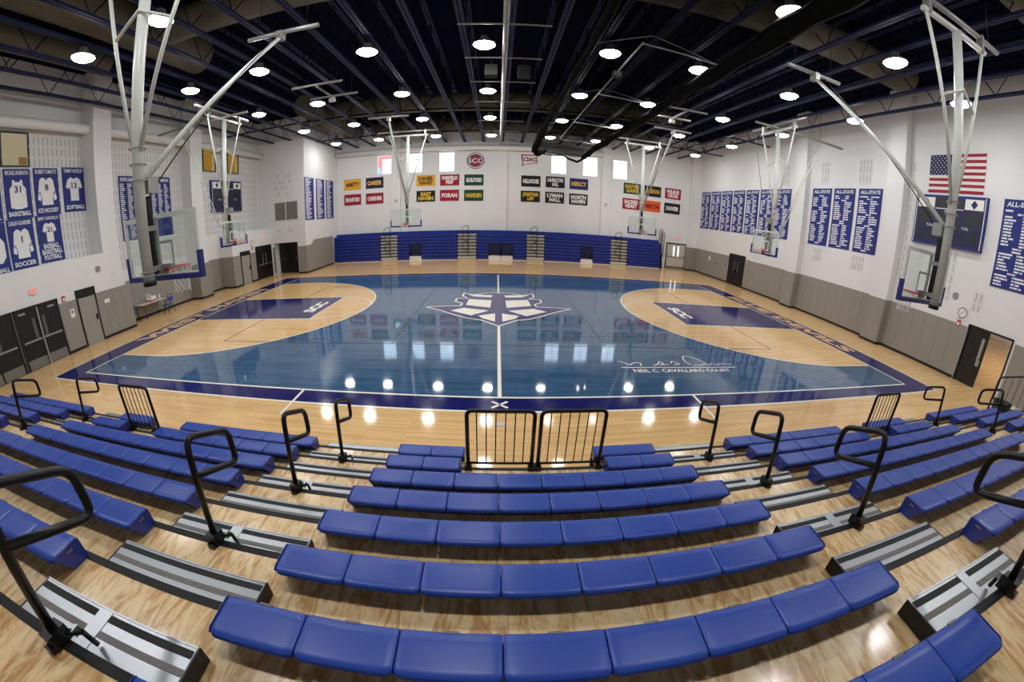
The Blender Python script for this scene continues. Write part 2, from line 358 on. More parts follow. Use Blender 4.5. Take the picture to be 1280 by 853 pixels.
# slotted acoustic block on the jersey side
def slotpanel(y0, y1, z0, z1, x=XL+.006): obj('acoustic_block', MB().box(x-.01, x, y0, y1, z0, z1), SLOT, wall_left)
slotpanel(-12, -3.62, 3.45, 8.4); slotpanel(-2.6, 2.5, 2.5, 8.4); slotpanel(3.6, 10.2, 3.45, 8.4)
for y0, y1, z0, z1 in ((1.3, 1.9, 7.0, 8.2), (-1.5, -.7, 7.0, 8.2), (1.3, 1.9, 2.9, 3.6), (-1.6, -.8, 2.9, 3.6), (-3.95, -3.6, 3.0, 8.0), (-6.3, -5.5, 2.7, 4.5), (-7.7, -7.3, 2.6, 3.3), (4.5, 5.2, 7.0, 8.2)):
    obj('acoustic_block', MB().box(XR-.006, XR+.004, y0, y1, z0, z1), SLOT, wall_right)
for x0, x1, z0, z1 in ((-15.8, -15.2, 5.6, 7.6), (-15.0, -14.2, 5.6, 7.6), (-15.8, -15.2, 3.0, 3.7), (-14.9, -14.1, 3.0, 3.7)):
    for k in range(4):
        for q in range(int((z1-z0)/.42)):
            if (k+q) % 3: obj('wall_slot', MB().box(x0+k*.2, x0+k*.2+.022, 10.294, 10.31, z0+q*.42, z0+q*.42+.27), NOSE, wall_left)

# ------------------------------------------------------------------ roof joists, ducts, pipes
JZ = 9.45
m = MB(); wb = MB()
for s in (-1, 1): m.box(s*.06-.045, s*.06+.045, -16.9, 16.15, JZ, JZ+.07).box(s*.06-.045, s*.06+.045, -16.9, 16.15, ZC-.06, ZC)
L_ = 33.05; n = 30; st = L_/n
for k in range(n):
    y0 = -16.9+k*st; a, b = (JZ+.05, ZC-.04) if k % 2 == 0 else (ZC-.04, JZ+.05)
    wb.tube([(0, y0, a), (0, y0+st, b)], .018, 4, cap=False)
jme = m.mesh('joist'); jme.materials.append(JOIST); wme = wb.mesh('joist_web'); wme.materials.append(DECK)
for k in range(-11, 11):
    o = bpy.data.objects.new('joist', jme); link(o, ceiling); o.location = (.2+1.46*k, 0, 0)
    link(bpy.data.objects.new('joist_web', wme), o)
m = MB()
for x in np.arange(-17.2, 17, .6): m.box(x, x+.3, -17.2, 16.2, ZC-.045, ZC)
obj('deck_ribs', m, DECK, ceiling)
for y in (6.55, 12.35):                                                   # cross girders
    m = MB().box(-17.2, 16.8, y-.05, y+.05, 9.52, 9.58).box(-17.2, 16.8, y-.05, y+.05, 10.7, 10.76)
    for k in range(-15, 15):
        a, b = (9.55, 10.72) if k % 2 == 0 else (10.72, 9.55); m.tube([(k*1.1, y, a), (k*1.1+1.1, y, b)], .03, 4, cap=False)
    obj('girder', m, DECK, ceiling)
def duct(pts, r, label, flat=False):
    t = tag(obj('air_duct', MB().tube(pts, r, 20), DUCT), label, 'duct'); rebase(t, pts[0]); return t
duct([(-10.3, -5.05, 10.3), (14.2, -5.05, 10.3)], .5, 'long beige duct crossing above the joists over the near sideline')
duct([(-9.6, 7.5, 10.2), (10.6, 7.5, 10.2)], .52, 'long beige duct crossing above the joists over the far sideline')
duct([(-9.3, 13.4, 10.2), (11.4, 13.4, 10.2)], .55, 'long beige duct crossing above the joists next to the small windows')
duct([(5.5, -10.55, 10.3), (15.2, -10.55, 10.3)], .5, 'beige duct above the joists over the benches on the flag side')
duct([(-11.2, -16, 10.4), (-11.2, -2.6, 10.4)], .7, 'thick beige duct over the near benches on the jersey-banner side')
duct([(-10.95, 5.6, 10.3), (-10.95, 14.3, 10.3)], .62, 'thick beige duct over the far corner with tall blue banners')
duct([(-14.0, -16, 10.35), (-14.0, -4.7, 10.35)], .48, 'slim beige duct close to the wall with jersey banners')
tag(obj('drain_pipe', MB().tube([(.03, -16, 9.22), (.03, 15.9, 9.22)], .085, 12), STEELD), 'straight grey pipe under the joists above the halfway line', 'pipe')
for k, y in enumerate((-3.6, -1.0, 1.6, 4.6, 8.6, 11.5)):
    tag(obj('pipe_hanger', MB().box(-1.35, 1.35, y-.02, y+.02, 9.32, 9.36), STEELD), f'thin steel channel carrying the grey roof pipe, {ORD[k+1]} towards the windows', 'bracket', 'channels under the roof pipe')
sp = thing('loudspeaker', 'dark wedge loudspeaker hung under the roof beside the grey pipe, lamp side', 'loudspeaker', (-.42, -1.0, 8.72))
obj('cabinet', MB().prism([(-.2, -.12), (.2, -.12), (.26, .25), (-.14, .3)], 'x', -.22, .22), NOSE, sp); obj('yoke', MB().tube([(0, 0, .25), (0, 0, .62)], .02, 6), BLACK, sp)
dup(sp, (.72, -1.0, 8.72), label='dark wedge loudspeaker hung under the roof on the curtain side of the grey pipe')

# ------------------------------------------------------------------ lamps
LX = [-11.64, -8.4, -4.37, -.62, 3.36, 6.51, 10.45, 14.2]; LY = [-12.0, -7.17, -2.5, 2.31, 7.13, 12.03]
lamp = thing('ceiling_lamp', 'round glowing lamp hung below the blue roof joists', 'lamp', (LX[0], LY[0], 9.15), group='round lamps under the roof')
obj('lens', MB().lathe([(.0001, -.10), (.13, -.095), (.24, -.07), (.31, -.03), (.34, .0)], 20), LENS, lamp)
obj('housing', MB().lathe([(.34, .0), (.35, .02), (.28, .09), (.13, .16), (.12, .3), (.0001, .31)], 20), STEELD, lamp)
obj('stem', MB().tube([(0, 0, .3), (0, 0, .5)], .015, 6), BLACK, lamp)
for x in LX:
    for y in LY:
        if (x, y) != (LX[0], LY[0]): dup(lamp, (x, y, 9.15))

# ------------------------------------------------------------------ windows and outside
for k, x in enumerate(WX):
    w = MB()
    for a, b, c, d in ((-.625, -.575, 7.05, 8.66), (.575, .625, 7.05, 8.66), (-.575, .575, 7.05, 7.10), (-.575, .575, 8.61, 8.66)): w.box(x+a, x+b, YF+.02, YF+.12, c, d)
    wo = struct(f'window_{k+1}', w, WHITE)
    if k > 2:
        obj('muntin', MB().box(x-.012, x+.012, YF+.05, YF+.09, 7.1, 8.61).box(x-.575, x+.575, YF+.05, YF+.09, 7.84, 7.865), WHITE, wo)
    obj('pane', MB().box(x-.575, x+.575, YF+.066, YF+.074, 7.1, 8.61), WINGL, wo)
b = thing('building', 'red and white building seen outside through the small windows', 'building', (-24, 46, 0))
obj('wall', MB().box(-9, 5, 0, 8, 0, 17), plain('brick_red', (196, 96, 90), .8), b); obj('roof', MB().prism([(-9.5, 13.2), (5.5, 10.5), (5.5, 11.5), (-9.5, 14.2)], 'y', -1.2, -.2), plain('slate', (120, 140, 165), .7), b)
obj('gable', MB().box(-3, 14, 2, 9, 0, 13.3), WHITE, b)

def litwin(name, y0, y1, z0, z1, mat):
    f = MB()
    for a, b_, c, d in ((y0-.06, y0, z0-.06, z1+.06), (y1, y1+.06, z0-.06, z1+.06), (y0, y1, z0-.06, z0), (y0, y1, z1, z1+.06)): f.box(XL, XL+.06, a, b_, c, d)
    w = struct(name, f, DOORB); obj('pane', MB().box(XL+.012, XL+.02, y0, y1, z0, z1), mat, w); return w
w7 = litwin('window_7', -7.12, -6.08, 7.2, 8.36, emit('warm_room', (196, 182, 148), .55)); obj('shelf', MB().box(XL+.02, XL+.035, -6.45, -6.12, 7.22, 7.5), plain('shelf_tan', (150, 120, 70), .7), w7)
amber = emit('amber_room', (190, 146, 58), .5)
for nm, a in (('window_8', 4.48), ('window_9', 6.84)):
    w = litwin(nm, a, a+1.08, 7.34, 8.58, amber); obj('blind', MB().box(XL+.02, XL+.03, a+.78, a+1.0, 7.36, 8.56), plain('blind_tan', (214, 190, 130), .7), w)

# ------------------------------------------------------------------ doors (all part of the setting)
def door_y(name, x, sg, y0, y1, z1, leaf, n, bar=None, vision=None, frame=DOORB, handle=True, kick=None):
    """door in a wall that runs along Y; sg is the side it faces"""
    def bx(a, b, c, d, p0, p1): return MB().box(min(x+sg*p0, x+sg*p1), max(x+sg*p0, x+sg*p1), a, b, c, d)
    f = MB()
    for a, b, c, d in ((y0, y0+.06, 0, z1), (y1-.06, y1, 0, z1), (y0, y1, z1-.08, z1)): f.box(min(x, x+sg*.06), max(x, x+sg*.06), a, b, c, d)
    fr = struct(name, f, frame); w = (y1-y0-.12)/n
    for k in range(n):
        a, b = y0+.06+k*w+.006, y0+.06+(k+1)*w-.006
        lf = obj('door_leaf', bx(a, b, .01, z1-.08, .005, .045), leaf, fr)
        if kick: obj('kick_plate', bx(a+.03, b-.03, .02, .36, .045, .05), kick, lf)
        if vision: 
            c = (a+b)/2 if n == 1 else (b-.2 if k % 2 == 0 else a+.2)
            obj('vision_panel', bx(c-.06, c+.06, .95, 1.75, .045, .049), vision, lf)
        if bar: obj('push_bar', bx(a+.06, b-.06, .96, 1.02, .045, .11), bar, lf)
        elif handle:
            c = b-.09 if k % 2 == 0 else a+.09
            obj('door_handle', bx(c-.03, c+.03, .92, 1.14, .045, .1), BLACK, lf)
    return fr
VIS = plain('vision_glass', (150, 146, 138), .1); VISD = plain('vision_dim', (92, 90, 86), .15)
d1 = door_y('door_1', -16.15, 1, -8.1, -6.24, 2.17, DOORB, 2, bar=ALU, vision=VISD, kick=GREYS)
door_y('door_2', -16.15, 1, -10.0, -8.14, 2.17, DOORB, 2, bar=ALU, vision=VISD, kick=GREYS)
obj('door_post', MB().box(-16.1, -16.04, -7.2, -7.14, 0, 2.09), ALU, d1)
for y in (-6.6, -7.8): obj('door_closer', MB().box(-16.1, -16.03, y-.14, y+.14, 1.95, 2.02), STEELD, d1)
d3 = door_y('door_3', -16.15, 1, -5.4, -4.46, 2.24, DOORG, 1)
obj('transom', MB().box(-16.12, -16.1, -5.34, -4.52, 1.9, 2.18), DOORB, d3)
d4 = door_y('door_4', -16.2, 1, 6.26, 7.32, 2.14, DOORG, 1); obj('transom', MB().box(-16.17, -16.15, 6.32, 7.26, 1.86, 2.08), DOORB, d4)
door_y('door_5', -16.2, 1, 8.03, 10.02, 2.28, DOORB, 2, bar=ALU, vision=VISD)
# black doors at the back of the opening next to the tall banners
d6 = struct('door_6', MB().box(-16.05, -14.06, 11.0, 11.09, 0, 2.26), DOORB)
for a in (-16.03, -15.04): lf = obj('door_leaf', MB().box(a, a+.96, 10.95, 11.0, .01, 2.2), DOORB, d6); obj('door_handle', MB().box(a+.44, a+.52, 10.9, 10.95, .95, 1.05), ALU, lf)
# pale double door in the far wall
f = MB().box(14.16, 14.24, YF-.06, YF, 0, 2.2).box(16.0, 16.08, YF-.06, YF, 0, 2.2).box(14.16, 16.08, YF-.06, YF, 2.1, 2.2)
d7 = struct('door_7', f, DOORB)
for k, a in enumerate((14.25, 15.13)):
    lf = obj('door_leaf', MB().box(a, a+.86, YF-.045, YF-.005, .01, 2.1), plain('door_pale', (196, 192, 184), .3), d7)
    obj('push_bar', MB().box(a+.05, a+.81, YF-.1, YF-.045, 1.0, 1.06), STEELD, lf); obj('kick_plate', MB().box(a+.02, a+.84, YF-.05, YF-.045, .02, .2), GREYS, lf)
    c = a+(.66 if k == 0 else .2); obj('vision_panel', MB().box(c-.07, c+.07, YF-.05, YF-.045, 1.08, 1.95), emit(f'daylight_pane_{k}', (240, 246, 255), 1.6), lf)
door_y('door_8', XR, -1, 8.3, 10.32, 2.22, DOORB, 2, bar=None, vision=VISD)
# open double door in the wall with the flag, with a side gym behind, lit by an added panel
f = MB().box(XR-.03, XR+.3, -7.46, -7.4, 0, 2.12).box(XR-.03, XR+.3, -9.22, -9.16, 0, 2.12).box(XR-.03, XR+.3, -9.22, -7.4, 2.05, 2.12)
d9 = struct('door_9', f, DOORB)
lf = obj('door_leaf', MB().box(XR+.02, XR+.06, -8.3, -7.46, .01, 2.05), DOORB, d9); obj('vision_panel', MB().box(XR+.012, XR+.02, -8.18, -8.06, .95, 1.78), VIS, lf); obj('push_bar', MB().box(XR-.05, XR+.02, -8.24, -8.1, .78, 1.0), ALU, lf)
lf = obj('door_leaf', MB().box(XR+.06, XR+.9, -9.2, -9.16, .01, 2.05), DOORB, d9); obj('push_bar', MB().box(XR+.2, XR+.8, -9.16, -9.1, .96, 1.02), ALU, lf)
m = MB().box(XR+.3, 38, -26.1, -26, 0, 6).box(XR+.3, 38, 6, 6.1, 0, 6).box(38, 38.1, -26, 6, 0, 6)
struct('wall_side_gym', m, WALL); struct('floor_side_gym', MB().box(XR+.3, 38, -26, 6, -.2, 0.0), MAPLE); struct('ceiling_side_gym', MB().box(XR+.3, 38.1, -26, 6, 6, 6.1), WHITE)
o = thing('fill_panel', 'added glowing fill panel on the ceiling of the room beyond the open black door', 'lamp', (26, -12, 5.97)); obj('tray', MB().box(-3.1, 3.1, -3.1, 3.1, -.02, .029), WHITE, o); obj('fill_face', MB().box(-3, 3, -3, 3, -.03, -.02), emit('side_fill', (255, 246, 232), 9), o)  # added glowing panel that brightens the side gym seen through the door

# ------------------------------------------------------------------ court paint
HX, HY, OX, OY = 12.802, 7.62, 14.0, 8.2
def flat(name, polys, z, mat, parent=floor):
    m = MB()
    for p in polys: m.poly([(x, y, z) for x, y in p])
    return obj(name, m, mat, parent)
def rect(x0, x1, y0, y1): return [(x0, y0), (x1, y0), (x1, y1), (x0, y1)]
def arcring(cx, cy, r, a0, a1, w=.05, n=48):
    q = []
    for k in range(n):
        t0, t1 = a0+(a1-a0)*k/n, a0+(a1-a0)*(k+1)/n
        q.append([(cx+(r-w/2)*math.cos(t0), cy+(r-w/2)*math.sin(t0)), (cx+(r+w/2)*math.cos(t0), cy+(r+w/2)*math.sin(t0)), (cx+(r+w/2)*math.cos(t1), cy+(r+w/2)*math.sin(t1)), (cx+(r-w/2)*math.cos(t1), cy+(r-w/2)*math.sin(t1))])
    return q
def seg(a, b, w=.05):
    d = Vector((b[0]-a[0], b[1]-a[1])); n = Vector((-d.y, d.x)).normalized()*w/2
    return [(a[0]-n.x, a[1]-n.y), (b[0]-n.x, b[1]-n.y), (b[0]+n.x, b[1]+n.y), (a[0]+n.x, a[1]+n.y)]
flat('border_band', [rect(-OX, OX, -OY, -HY), rect(-OX, OX, HY, OY), rect(-OX, -HX, -HY, HY), rect(HX, OX, -HY, HY)], .0012, NAVY)
flat('stained_court', [rect(-HX, HX, -HY, HY)], .0010, STAIN)
flat('outer_line', [rect(-OX, OX, -OY-.04, -OY+.02), rect(-OX-.03, -OX+.02, -OY-.04, OY), rect(OX-.02, OX+.03, -OY-.04, OY)], .0036, CREAM)
flat('court_line', [rect(-HX-.03, HX+.03, -HY-.03, -HY+.03), rect(-HX-.03, HX+.03, HY-.02, HY+.03), rect(-HX-.03, -HX+.03, -HY, HY), rect(HX-.03, HX+.03, -HY, HY)], .0040, CREAM)
flat('halfway_line', [rect(-.04, .04, -HY, HY)], .0044, CREAM)
RB = 6.02
for s in (-1, 1):
    bx = s*(HX-1.6); P = [(s*HX, -RB)]
    P += [(bx-s*RB*math.cos(t), RB*math.sin(t)) for t in np.linspace(-PI/2, PI/2, 61)] + [(s*HX, RB)]
    flat('bare_arc_area', [P if s < 0 else P[::-1]], .0018, MAPLE)
    ln = arcring(bx, 0, RB, PI/2, 3*PI/2) if s > 0 else arcring(bx, 0, RB, -PI/2, PI/2)
    flat('three_point_line', ln+[seg((s*HX, RB), (bx, RB)), seg((s*HX, -RB), (bx, -RB))], .0048, CREAM)
    fx = s*(HX-5.79)
    flat('key_paint', [rect(min(fx, s*HX), max(fx, s*HX), -1.83, 1.83)], .0026, NAVY)
    k = [seg((s*HX, 1.83), (fx, 1.83)), seg((s*HX, -1.83), (fx, -1.83)), seg((fx, -1.86), (fx, 1.86))]
    for d, w in ((2.3, .3), (3.5, .05), (4.4, .05), (5.1, .05)):
        for q in (-1, 1): k.append(rect(s*(HX-d)-w/2, s*(HX-d)+w/2, min(q*1.83, q*1.98), max(q*1.83, q*1.98)))
    flat('key_line', k+(arcring(fx, 0, 1.83, PI/2, 3*PI/2, n=32) if s > 0 else arcring(fx, 0, 1.83, -PI/2, PI/2, n=32)), .0050, CREAM)
    flat('volleyball_line', [seg((s*9.1, -4.5), (s*9.1, 4.5), .04), seg((s*3.0, -4.5), (s*3.0, 4.5), .04)], .0031, THIN)
    text('SCC', (s*7.62, 0, .0056), 1.75, .55, (0, -s, 0), (s, 0, 0), CREAM, floor, bold=.06)
    text('BLUE DEVILS' if s > 0 else 'WEST HAVEN', (s*13.43, 0, .0044), 9.3, .74, (0, -s, 0), (s, 0, 0), BARE, floor, bold=.05)
    flat('coach_mark', [seg((s*4.27, -HY), (s*4.27, -8.75), .06)], .0056, CREAM)
flat('volleyball_line', [seg((-9.1, -4.5), (9.1, -4.5), .04), seg((-9.1, 4.5), (9.1, 4.5), .04)], .0030, THIN)
flat('sideline_cross', [seg((-.15, -8.06), (.15, -7.8), .06), seg((-.15, -7.8), (.15, -8.06), .06)], .0058, CREAM)
# plain winged emblem at the centre
half = [(0, 2.48), (.55, 2.42), (1.05, 2.0), (1.5, 2.45), (1.5, 1.75), (1.25, 1.3), (1.72, 1.28), (1.72, .75), (1.4, .35), (1.45, -.05), (2.0, -.05), (2.78, -.19), (2.1, -.75), (1.5, -1.4), (1.04, -1.82), (.6, -2.0), (0, -2.72)]
full = half+[(-x, y) for x, y in half[-2:0:-1]]
def tri(poly):
    from mathutils.geometry import tessellate_polygon
    return [[poly[i] for i in t] for t in tessellate_polygon([[Vector((x, y, 0)) for x, y in poly]])]
flat('emblem_field', tri(full), .0048, plain('emblem_violet', (58, 58, 112), .12, spec=.36))
flat('emblem_outline', [seg(full[k], full[(k+1) % len(full)], .07) for k in range(len(full))], .0052, CREAM)
ell = []
for s in (-1, 1):
    for p in ([(.25, 1.95), (1.3, 2.1), (1.0, 1.65), (.3, 1.5)], [(.28, .95), (1.2, 1.15), (1.25, .1), (.3, -.3)], [(.35, -.75), (1.3, -.35), (1.75, -.75), (.95, -1.45)], [(.12, -1.15), (.7, -1.45), (.55, -1.8), (.12, -2.2)]):
        ell.append([(s*x, y) for x, y in p])
flat('emblem_blaze', ell, .0054, CREAM)
# dedication
text('NEIL C. CAVALLARO COURT', (4.73, -6.24, .0056), 2.9, .2, (1, 0, 0), (0, 1, 0), CREAM, floor, bold=.02)
sg = [[(3.04, -5.6), (3.2, -5.72), (3.3, -5.86), (3.42, -5.74), (3.62, -5.7), (3.6, -5.92)], [(3.95, -5.9), (4.1, -5.82), (4.25, -5.62), (4.3, -5.78), (4.15, -5.84), (4.45, -5.82)], [(4.55, -5.75), (4.65, -5.6), (4.78, -5.8), (4.6, -5.82)],
      [(5.12, -5.86), (5.06, -5.55), (5.2, -5.2), (5.42, -5.3), (5.62, -5.62), (5.6, -5.84), (5.2, -5.87)], [(5.5, -5.78), (5.7, -5.86), (5.85, -5.78), (6.0, -5.86), (6.15, -5.78), (6.52, -5.83)]]
def smooth(P, n=6):
    Q = [P[0]]+P+[P[-1]]; o = []
    for i in range(1, len(Q)-2):
        for k in range(n):
            t_ = k/n; o.append(tuple(.5*(2*Q[i][j]+(Q[i+1][j]-Q[i-1][j])*t_+(2*Q[i-1][j]-5*Q[i][j]+4*Q[i+1][j]-Q[i+2][j])*t_**2+(3*Q[i][j]-Q[i-1][j]-3*Q[i+1][j]+Q[i+2][j])*t_**3) for j in (0, 1)))
    return o+[P[-1]]
sg = [smooth(p) for p in sg]
flat('signature', [seg(a, b, .035) for p in sg for a, b in zip(p, p[1:])]+[seg((3.01, -6.03), (6.51, -6.03), .04)], .0056, CREAM)
fl = tag(obj('floor_plate', MB().box(-.1, .1, -8.72, -8.62, 0, .004), ALU), 'small grey plate let into the boards behind the sideline cross', 'floor plate')

# ================================================================== NEAR BLEACHERS
def Zr(n): return .417+.2405*(n-1)
def Yr(n): return -10.005-.6096*(n-1)
def Dz(n): return Zr(n)-.175 if n > 0 else 0
W = .4572
SECT = {'C': (-1.425, 8, 'middle block'), 'L': (-7.362, 10, 'inner block, jersey-banner side'), 'R': (3.61, 11, 'inner block, flag side'),
        'LO': (-12.77, 9, 'outer block, jersey-banner side'), 'RO': (10.01, 6, 'outer block, flag side')}
GAPS = [(-.51, 1.319), (-6.448, -5.533), (6.353, 7.268)]
X0, X1 = -12.8, 12.78
for n in range(1, 10):
    t = thing('bleacher_tier', f'plywood bleacher deck with dark nosing, {ORD[n]} level up from the court floor', 'bleacher', (0, Yr(n), 0), group='plywood decks of the open bleachers')
    cuts = []
    if n == 1:
        e = [X0]+sum([[a, b] for a, b in sorted(GAPS)], [])+[X1]; cuts = [(e[k], e[k+1]) for k in range(0, len(e), 2)]
    else: cuts = [(X0, X1)]
    for a, b in cuts:
        k = max(1, round((b-a)/2.44)); d = (b-a)/k
        for q in range(k): obj('deck_panel', MB().box(a+q*d+.001, a+(q+1)*d-.001, -.66, -.026, Dz(n)-.02, Dz(n)), PLY, t)
        obj('nosing', MB().box(a, b, -.026, .03, Dz(n)-.05, Dz(n)+.004), NOSE, t)
        obj('riser', MB().box(a, b, .0, .01, Dz(n-1), Dz(n)-.03), BLACK, t)
        if n == 2:
            for g0, g1 in GAPS: obj('riser', MB().box(g0, g1, .0, .01, 0, Dz(1)), BLACK, t)

def seat_mesh():
    w = W-.005; m = MB(); r = .03
    prof = [(0, 0), (0, .155), (-.003, .168), (-.012, .1745), (-.06, .175), (-.12, .172), (-.19, .172), (-.222, .170), (-.236, .163), (-.243, .15), (-.24, .135), (-.15, .11), (-.125, .08), (-.12, 0)]
    xs = [0, .008, .02, .045, .1, w/2, w-.1, w-.045, w-.02, w-.008, w]
    g = []
    for x in xs:
        e = min(x, w-x); q = max(0, 1-e/.045); row = []
        for y, z in prof:
            zz = z-(.005*q*q*q if z > .12 else 0); yy = y
            if y < -.17: yy = y+.022*q*q*q*((-y-.17)/.067)
            row.append((x, yy, zz))
        g.append(row)
    n = len(prof); i0 = len(m.v)
    for row in g: m.v += row
    for a in range(len(xs)-1):
        for b in range(n-1):
            m.f.append((i0+a*n+b, i0+a*n+b+1, i0+(a+1)*n+b+1, i0+(a+1)*n+b)); m.sm.append(1 < b < 11)
    for a in (0, len(xs)-1): m.f.append(tuple(i0+a*n+k for k in (range(n) if a else range(n-1, -1, -1)))); m.sm.append(False)
    me = m.mesh('seat'); me.materials.append(SEAT); return me
SEATME = seat_mesh()
cap = MB().prism([(0, 0), (.001, .16), (-.02, .172), (-.2, .168), (-.226, .15), (-.13, 0)], 'x', 0, .006).mesh('end_cap'); cap.materials.append(SEATD)
plate = MB().box(0, .004, -.12, -.07, .125, .14).mesh('maker_plate'); plate.materials.append(GREYS)
clip = MB().box(-.035, .035, -.012, .002, .168, .1765).mesh('seat_clip'); clip.materials.append(GREYS)
def bench(x, k, n, label, grp):
    t = thing('bench', label, 'bench', (x, Yr(n), Dz(n)+.004), group=grp)
    for q in range(k):
        o = bpy.data.objects.new('seat', SEATME); link(o, t); o.location = (q*W+.0025, 0, 0)
        if n >= 7: c = bpy.data.objects.new('seat_clip', clip); link(c, o); c.location = (W/2, 0, 0)
    for px_, sx in ((-.004, -1), (k*W+.004, 1)):
        c = bpy.data.objects.new('end_cap', cap); link(c, t); c.location = (px_, 0, 0); c.scale = (sx, 1, 1)
        p = bpy.data.objects.new('maker_plate', plate); link(p, c); p.location = (.006, 0, 0)
NUM = {2: 'two', 3: 'three', 4: 'four', 6: 'six', 8: 'eight', 9: 'nine', 10: 'ten', 11: 'eleven'}
for s, (x, k, where) in SECT.items():
    for n in range(1, 9 if s in 'CLR' else 7):
        g = f'blue benches {where}'
        parts = [(x, k, '')]
        if n <= 2:
            if s == 'C': parts = [(x, 2, ', jersey-banner side of the gates'), (x+6*W, 2, ', flag side of the gates')]
            if s == 'L': parts = [(x, 2, ', outward of the gate'), (x+4*W, 6, ', inward of the gate')]
            if s == 'R': parts = [(x, 6, ', inward of the gate'), (x+8*W, 3, ', outward of the gate')]
        for a, b, extra in parts: bench(a, b, n, f'blue {NUM[b]}-seat bench, {ORD[n]} row up, {where}{extra}', g)

AISLES = {'AL': (-2.79, -1.425, 8, 'inner aisle, jersey-banner side'), 'AR': (2.235, 3.61, 8, 'inner aisle, flag side'),
          'BL': (-8.655, -7.362, 6, 'outer aisle, jersey-banner side'), 'BR': (8.64, 10.01, 6, 'outer aisle, flag side')}
YEL = plain('yellow_edge', (214, 214, 150), .5)
for key, (a, b, nmax, where) in AISLES.items():
    for n in range(1, nmax+1):
        zs = Dz(n)-.12; t = thing('aisle_step', f'aluminium half step with grip strips, {ORD[n]} up, {where}', 'step', (a, Yr(n), Dz(n-1)+(.0045 if n > 1 else 0)), group=f'half steps in the {where}')
        h = zs-Dz(n-1)-(.0045 if n > 1 else 0); w = b-a; x0, x1 = .035, w-.035
        obj('tread', MB().box(x0, x1, .033, .298, h-.03, h), ALU, t)
        obj('edge_strip', MB().box(x0, x1, .294, .304, h-.034, h+.004), YEL if n == 1 else ALU, t)
        obj('front_panel', MB().box(x0, x1, .28, .29, 0, h-.03), BLACK, t)
        for q in (x0-.006, x1-.006): obj('end_cap', MB().prism([(.033, 0), (.3, 0), (.306, h), (.033, h+.004)], 'x', q, q+.012), BLACK, t)
        cx = w/2
        ends = [(x0+.012, cx-.075), (cx+.005+.03, x1-.012)] if n % 2 == 0 else [(x0+.012, x1-.012)]
        if n > 1:
            for p, q in ends:
                obj('black_grip', MB().box(p, q, .232, .276, h, h+.003), RUBBER, t); obj('grey_grip', MB().box(p, q, .133, .173, h, h+.003), GREYS, t)
        if n % 2 == 0:
            obj('socket_plate', MB().box(cx-.075, cx+.03, .04, .292, h, h+.004), ALU, t)
            r = thing('handrail', f'black looped handrail on the {ORD[n]} step up in the {where}', 'handrail', (a+cx, Yr(n), Dz(n)), group=f'black handrails in the {where}')
            def rnd(P, rad=.06):
                o = [P[0]]
                for i in range(1, len(P)-1):
                    p0, p, p1 = Vector(P[i-1]), Vector(P[i]), Vector(P[i+1]); u = (p0-p).normalized(); v = (p1-p).normalized()
                    q = min(rad, (p0-p).length*.45, (p1-p).length*.45)
                    for tt in (0, .25, .5, .75, 1): o.append(tuple((p+u*q)*(1-tt)**2+p*2*tt*(1-tt)+(p+v*q)*tt**2))
                return o+[P[-1]]
            obj('rail_tube', MB().tube(rnd([(0, .0, .02), (0, .115, .84), (0, .535, .66), (0, .53, .37), (0, .07, .56)], .09), .0255, 10), BLACK, r)
            obj('clamp', MB().box(-.045, .045, -.05, .06, .005, .1).box(-.03, .03, -.075, -.04, .005, .04), BLACK, r)
            obj('lever', MB().tube([(.02, .03, .05), (.09, .09, .02)], .018, 8).tube([(.09, .09, .02), (.1, .1, -.1)], .014, 8), BLACK, r)
            obj('latch_tab', MB().box(.05, .07, .055, .1, .0, .05), ALU, r)

def gate(x0, x1, label):
    z = Dz(2); t = thing('guard_gate', label, 'gate', ((x0+x1)/2, Yr(2)+.002, z), group='black guard gates'); w = (x1-x0)/2
    pts = [(-w, 0, 0)]
    for c, a0, a1 in (((-w+.07, .79), PI, PI/2), ((w-.07, .79), PI/2, 0)):
        pts += [(c[0]+.07*math.cos(a0+(a1-a0)*k/5), 0, c[1]+.07*math.sin(a0+(a1-a0)*k/5)) for k in range(6)]
    obj('frame', MB().tube(pts+[(w, 0, 0)], .025, 10), BLACK, t); obj('bottom_rail', MB().tube([(-w, 0, .1), (w, 0, .1)], .017, 8), BLACK, t)
    for k in range(6):
        x = -w+(k+1)*2*w/7; obj('bar', MB().tube([(x, 0, .1), (x, 0, .85)], .0075, 6), BLACK, t)
    for x in (-w, w): obj('foot', MB().box(x-.045, x+.045, -.05, .05, .005, .07), BLACK, t)
gate(-.42, .37, 'black barred gate before the middle block, jersey-banner side of the pair'); gate(.45, 1.24, 'black barred gate before the middle block, flag side of the pair')
gate(-6.38, -5.6, 'single black barred gate before the inner block on the jersey-banner side'); gate(6.42, 7.2, 'single black barred gate before the inner block on the flag side')
t = thing('small_knob', 'small black knob standing on the deck behind the sixth bench row of the middle block', 'knob', (.92, Yr(5)-.46, Dz(5))); obj('cap', MB().lathe([(.0001, .06), (.025, .058), (.03, .04), (.03, 0)], 12), BLACK, t); obj('collar', MB().lathe([(.036, 0), (.036, .012), (.03, .014)], 12), BLACK, t)
t = thing('end_railing', 'black railing with thin bars at the outer end of the bleachers by the open door', 'railing', (12.95, -10.4, 0))
obj('frame', MB().tube([(0, 0, 0), (0, 0, 1.35), (0, -.1, 1.45), (0, -2.6, 2.5), (0, -2.6, 1.2)], .024, 8), BLACK, t); obj('bottom_rail', MB().tube([(0, 0, .5), (0, -2.6, 1.55)], .018, 8), BLACK, t)
for k in range(14):
    y = -.18*(k+1); obj('bar', MB().tube([(0, y, .5-y*.404), (0, y, 1.43-y*.404)], .007, 6), BLACK, t)
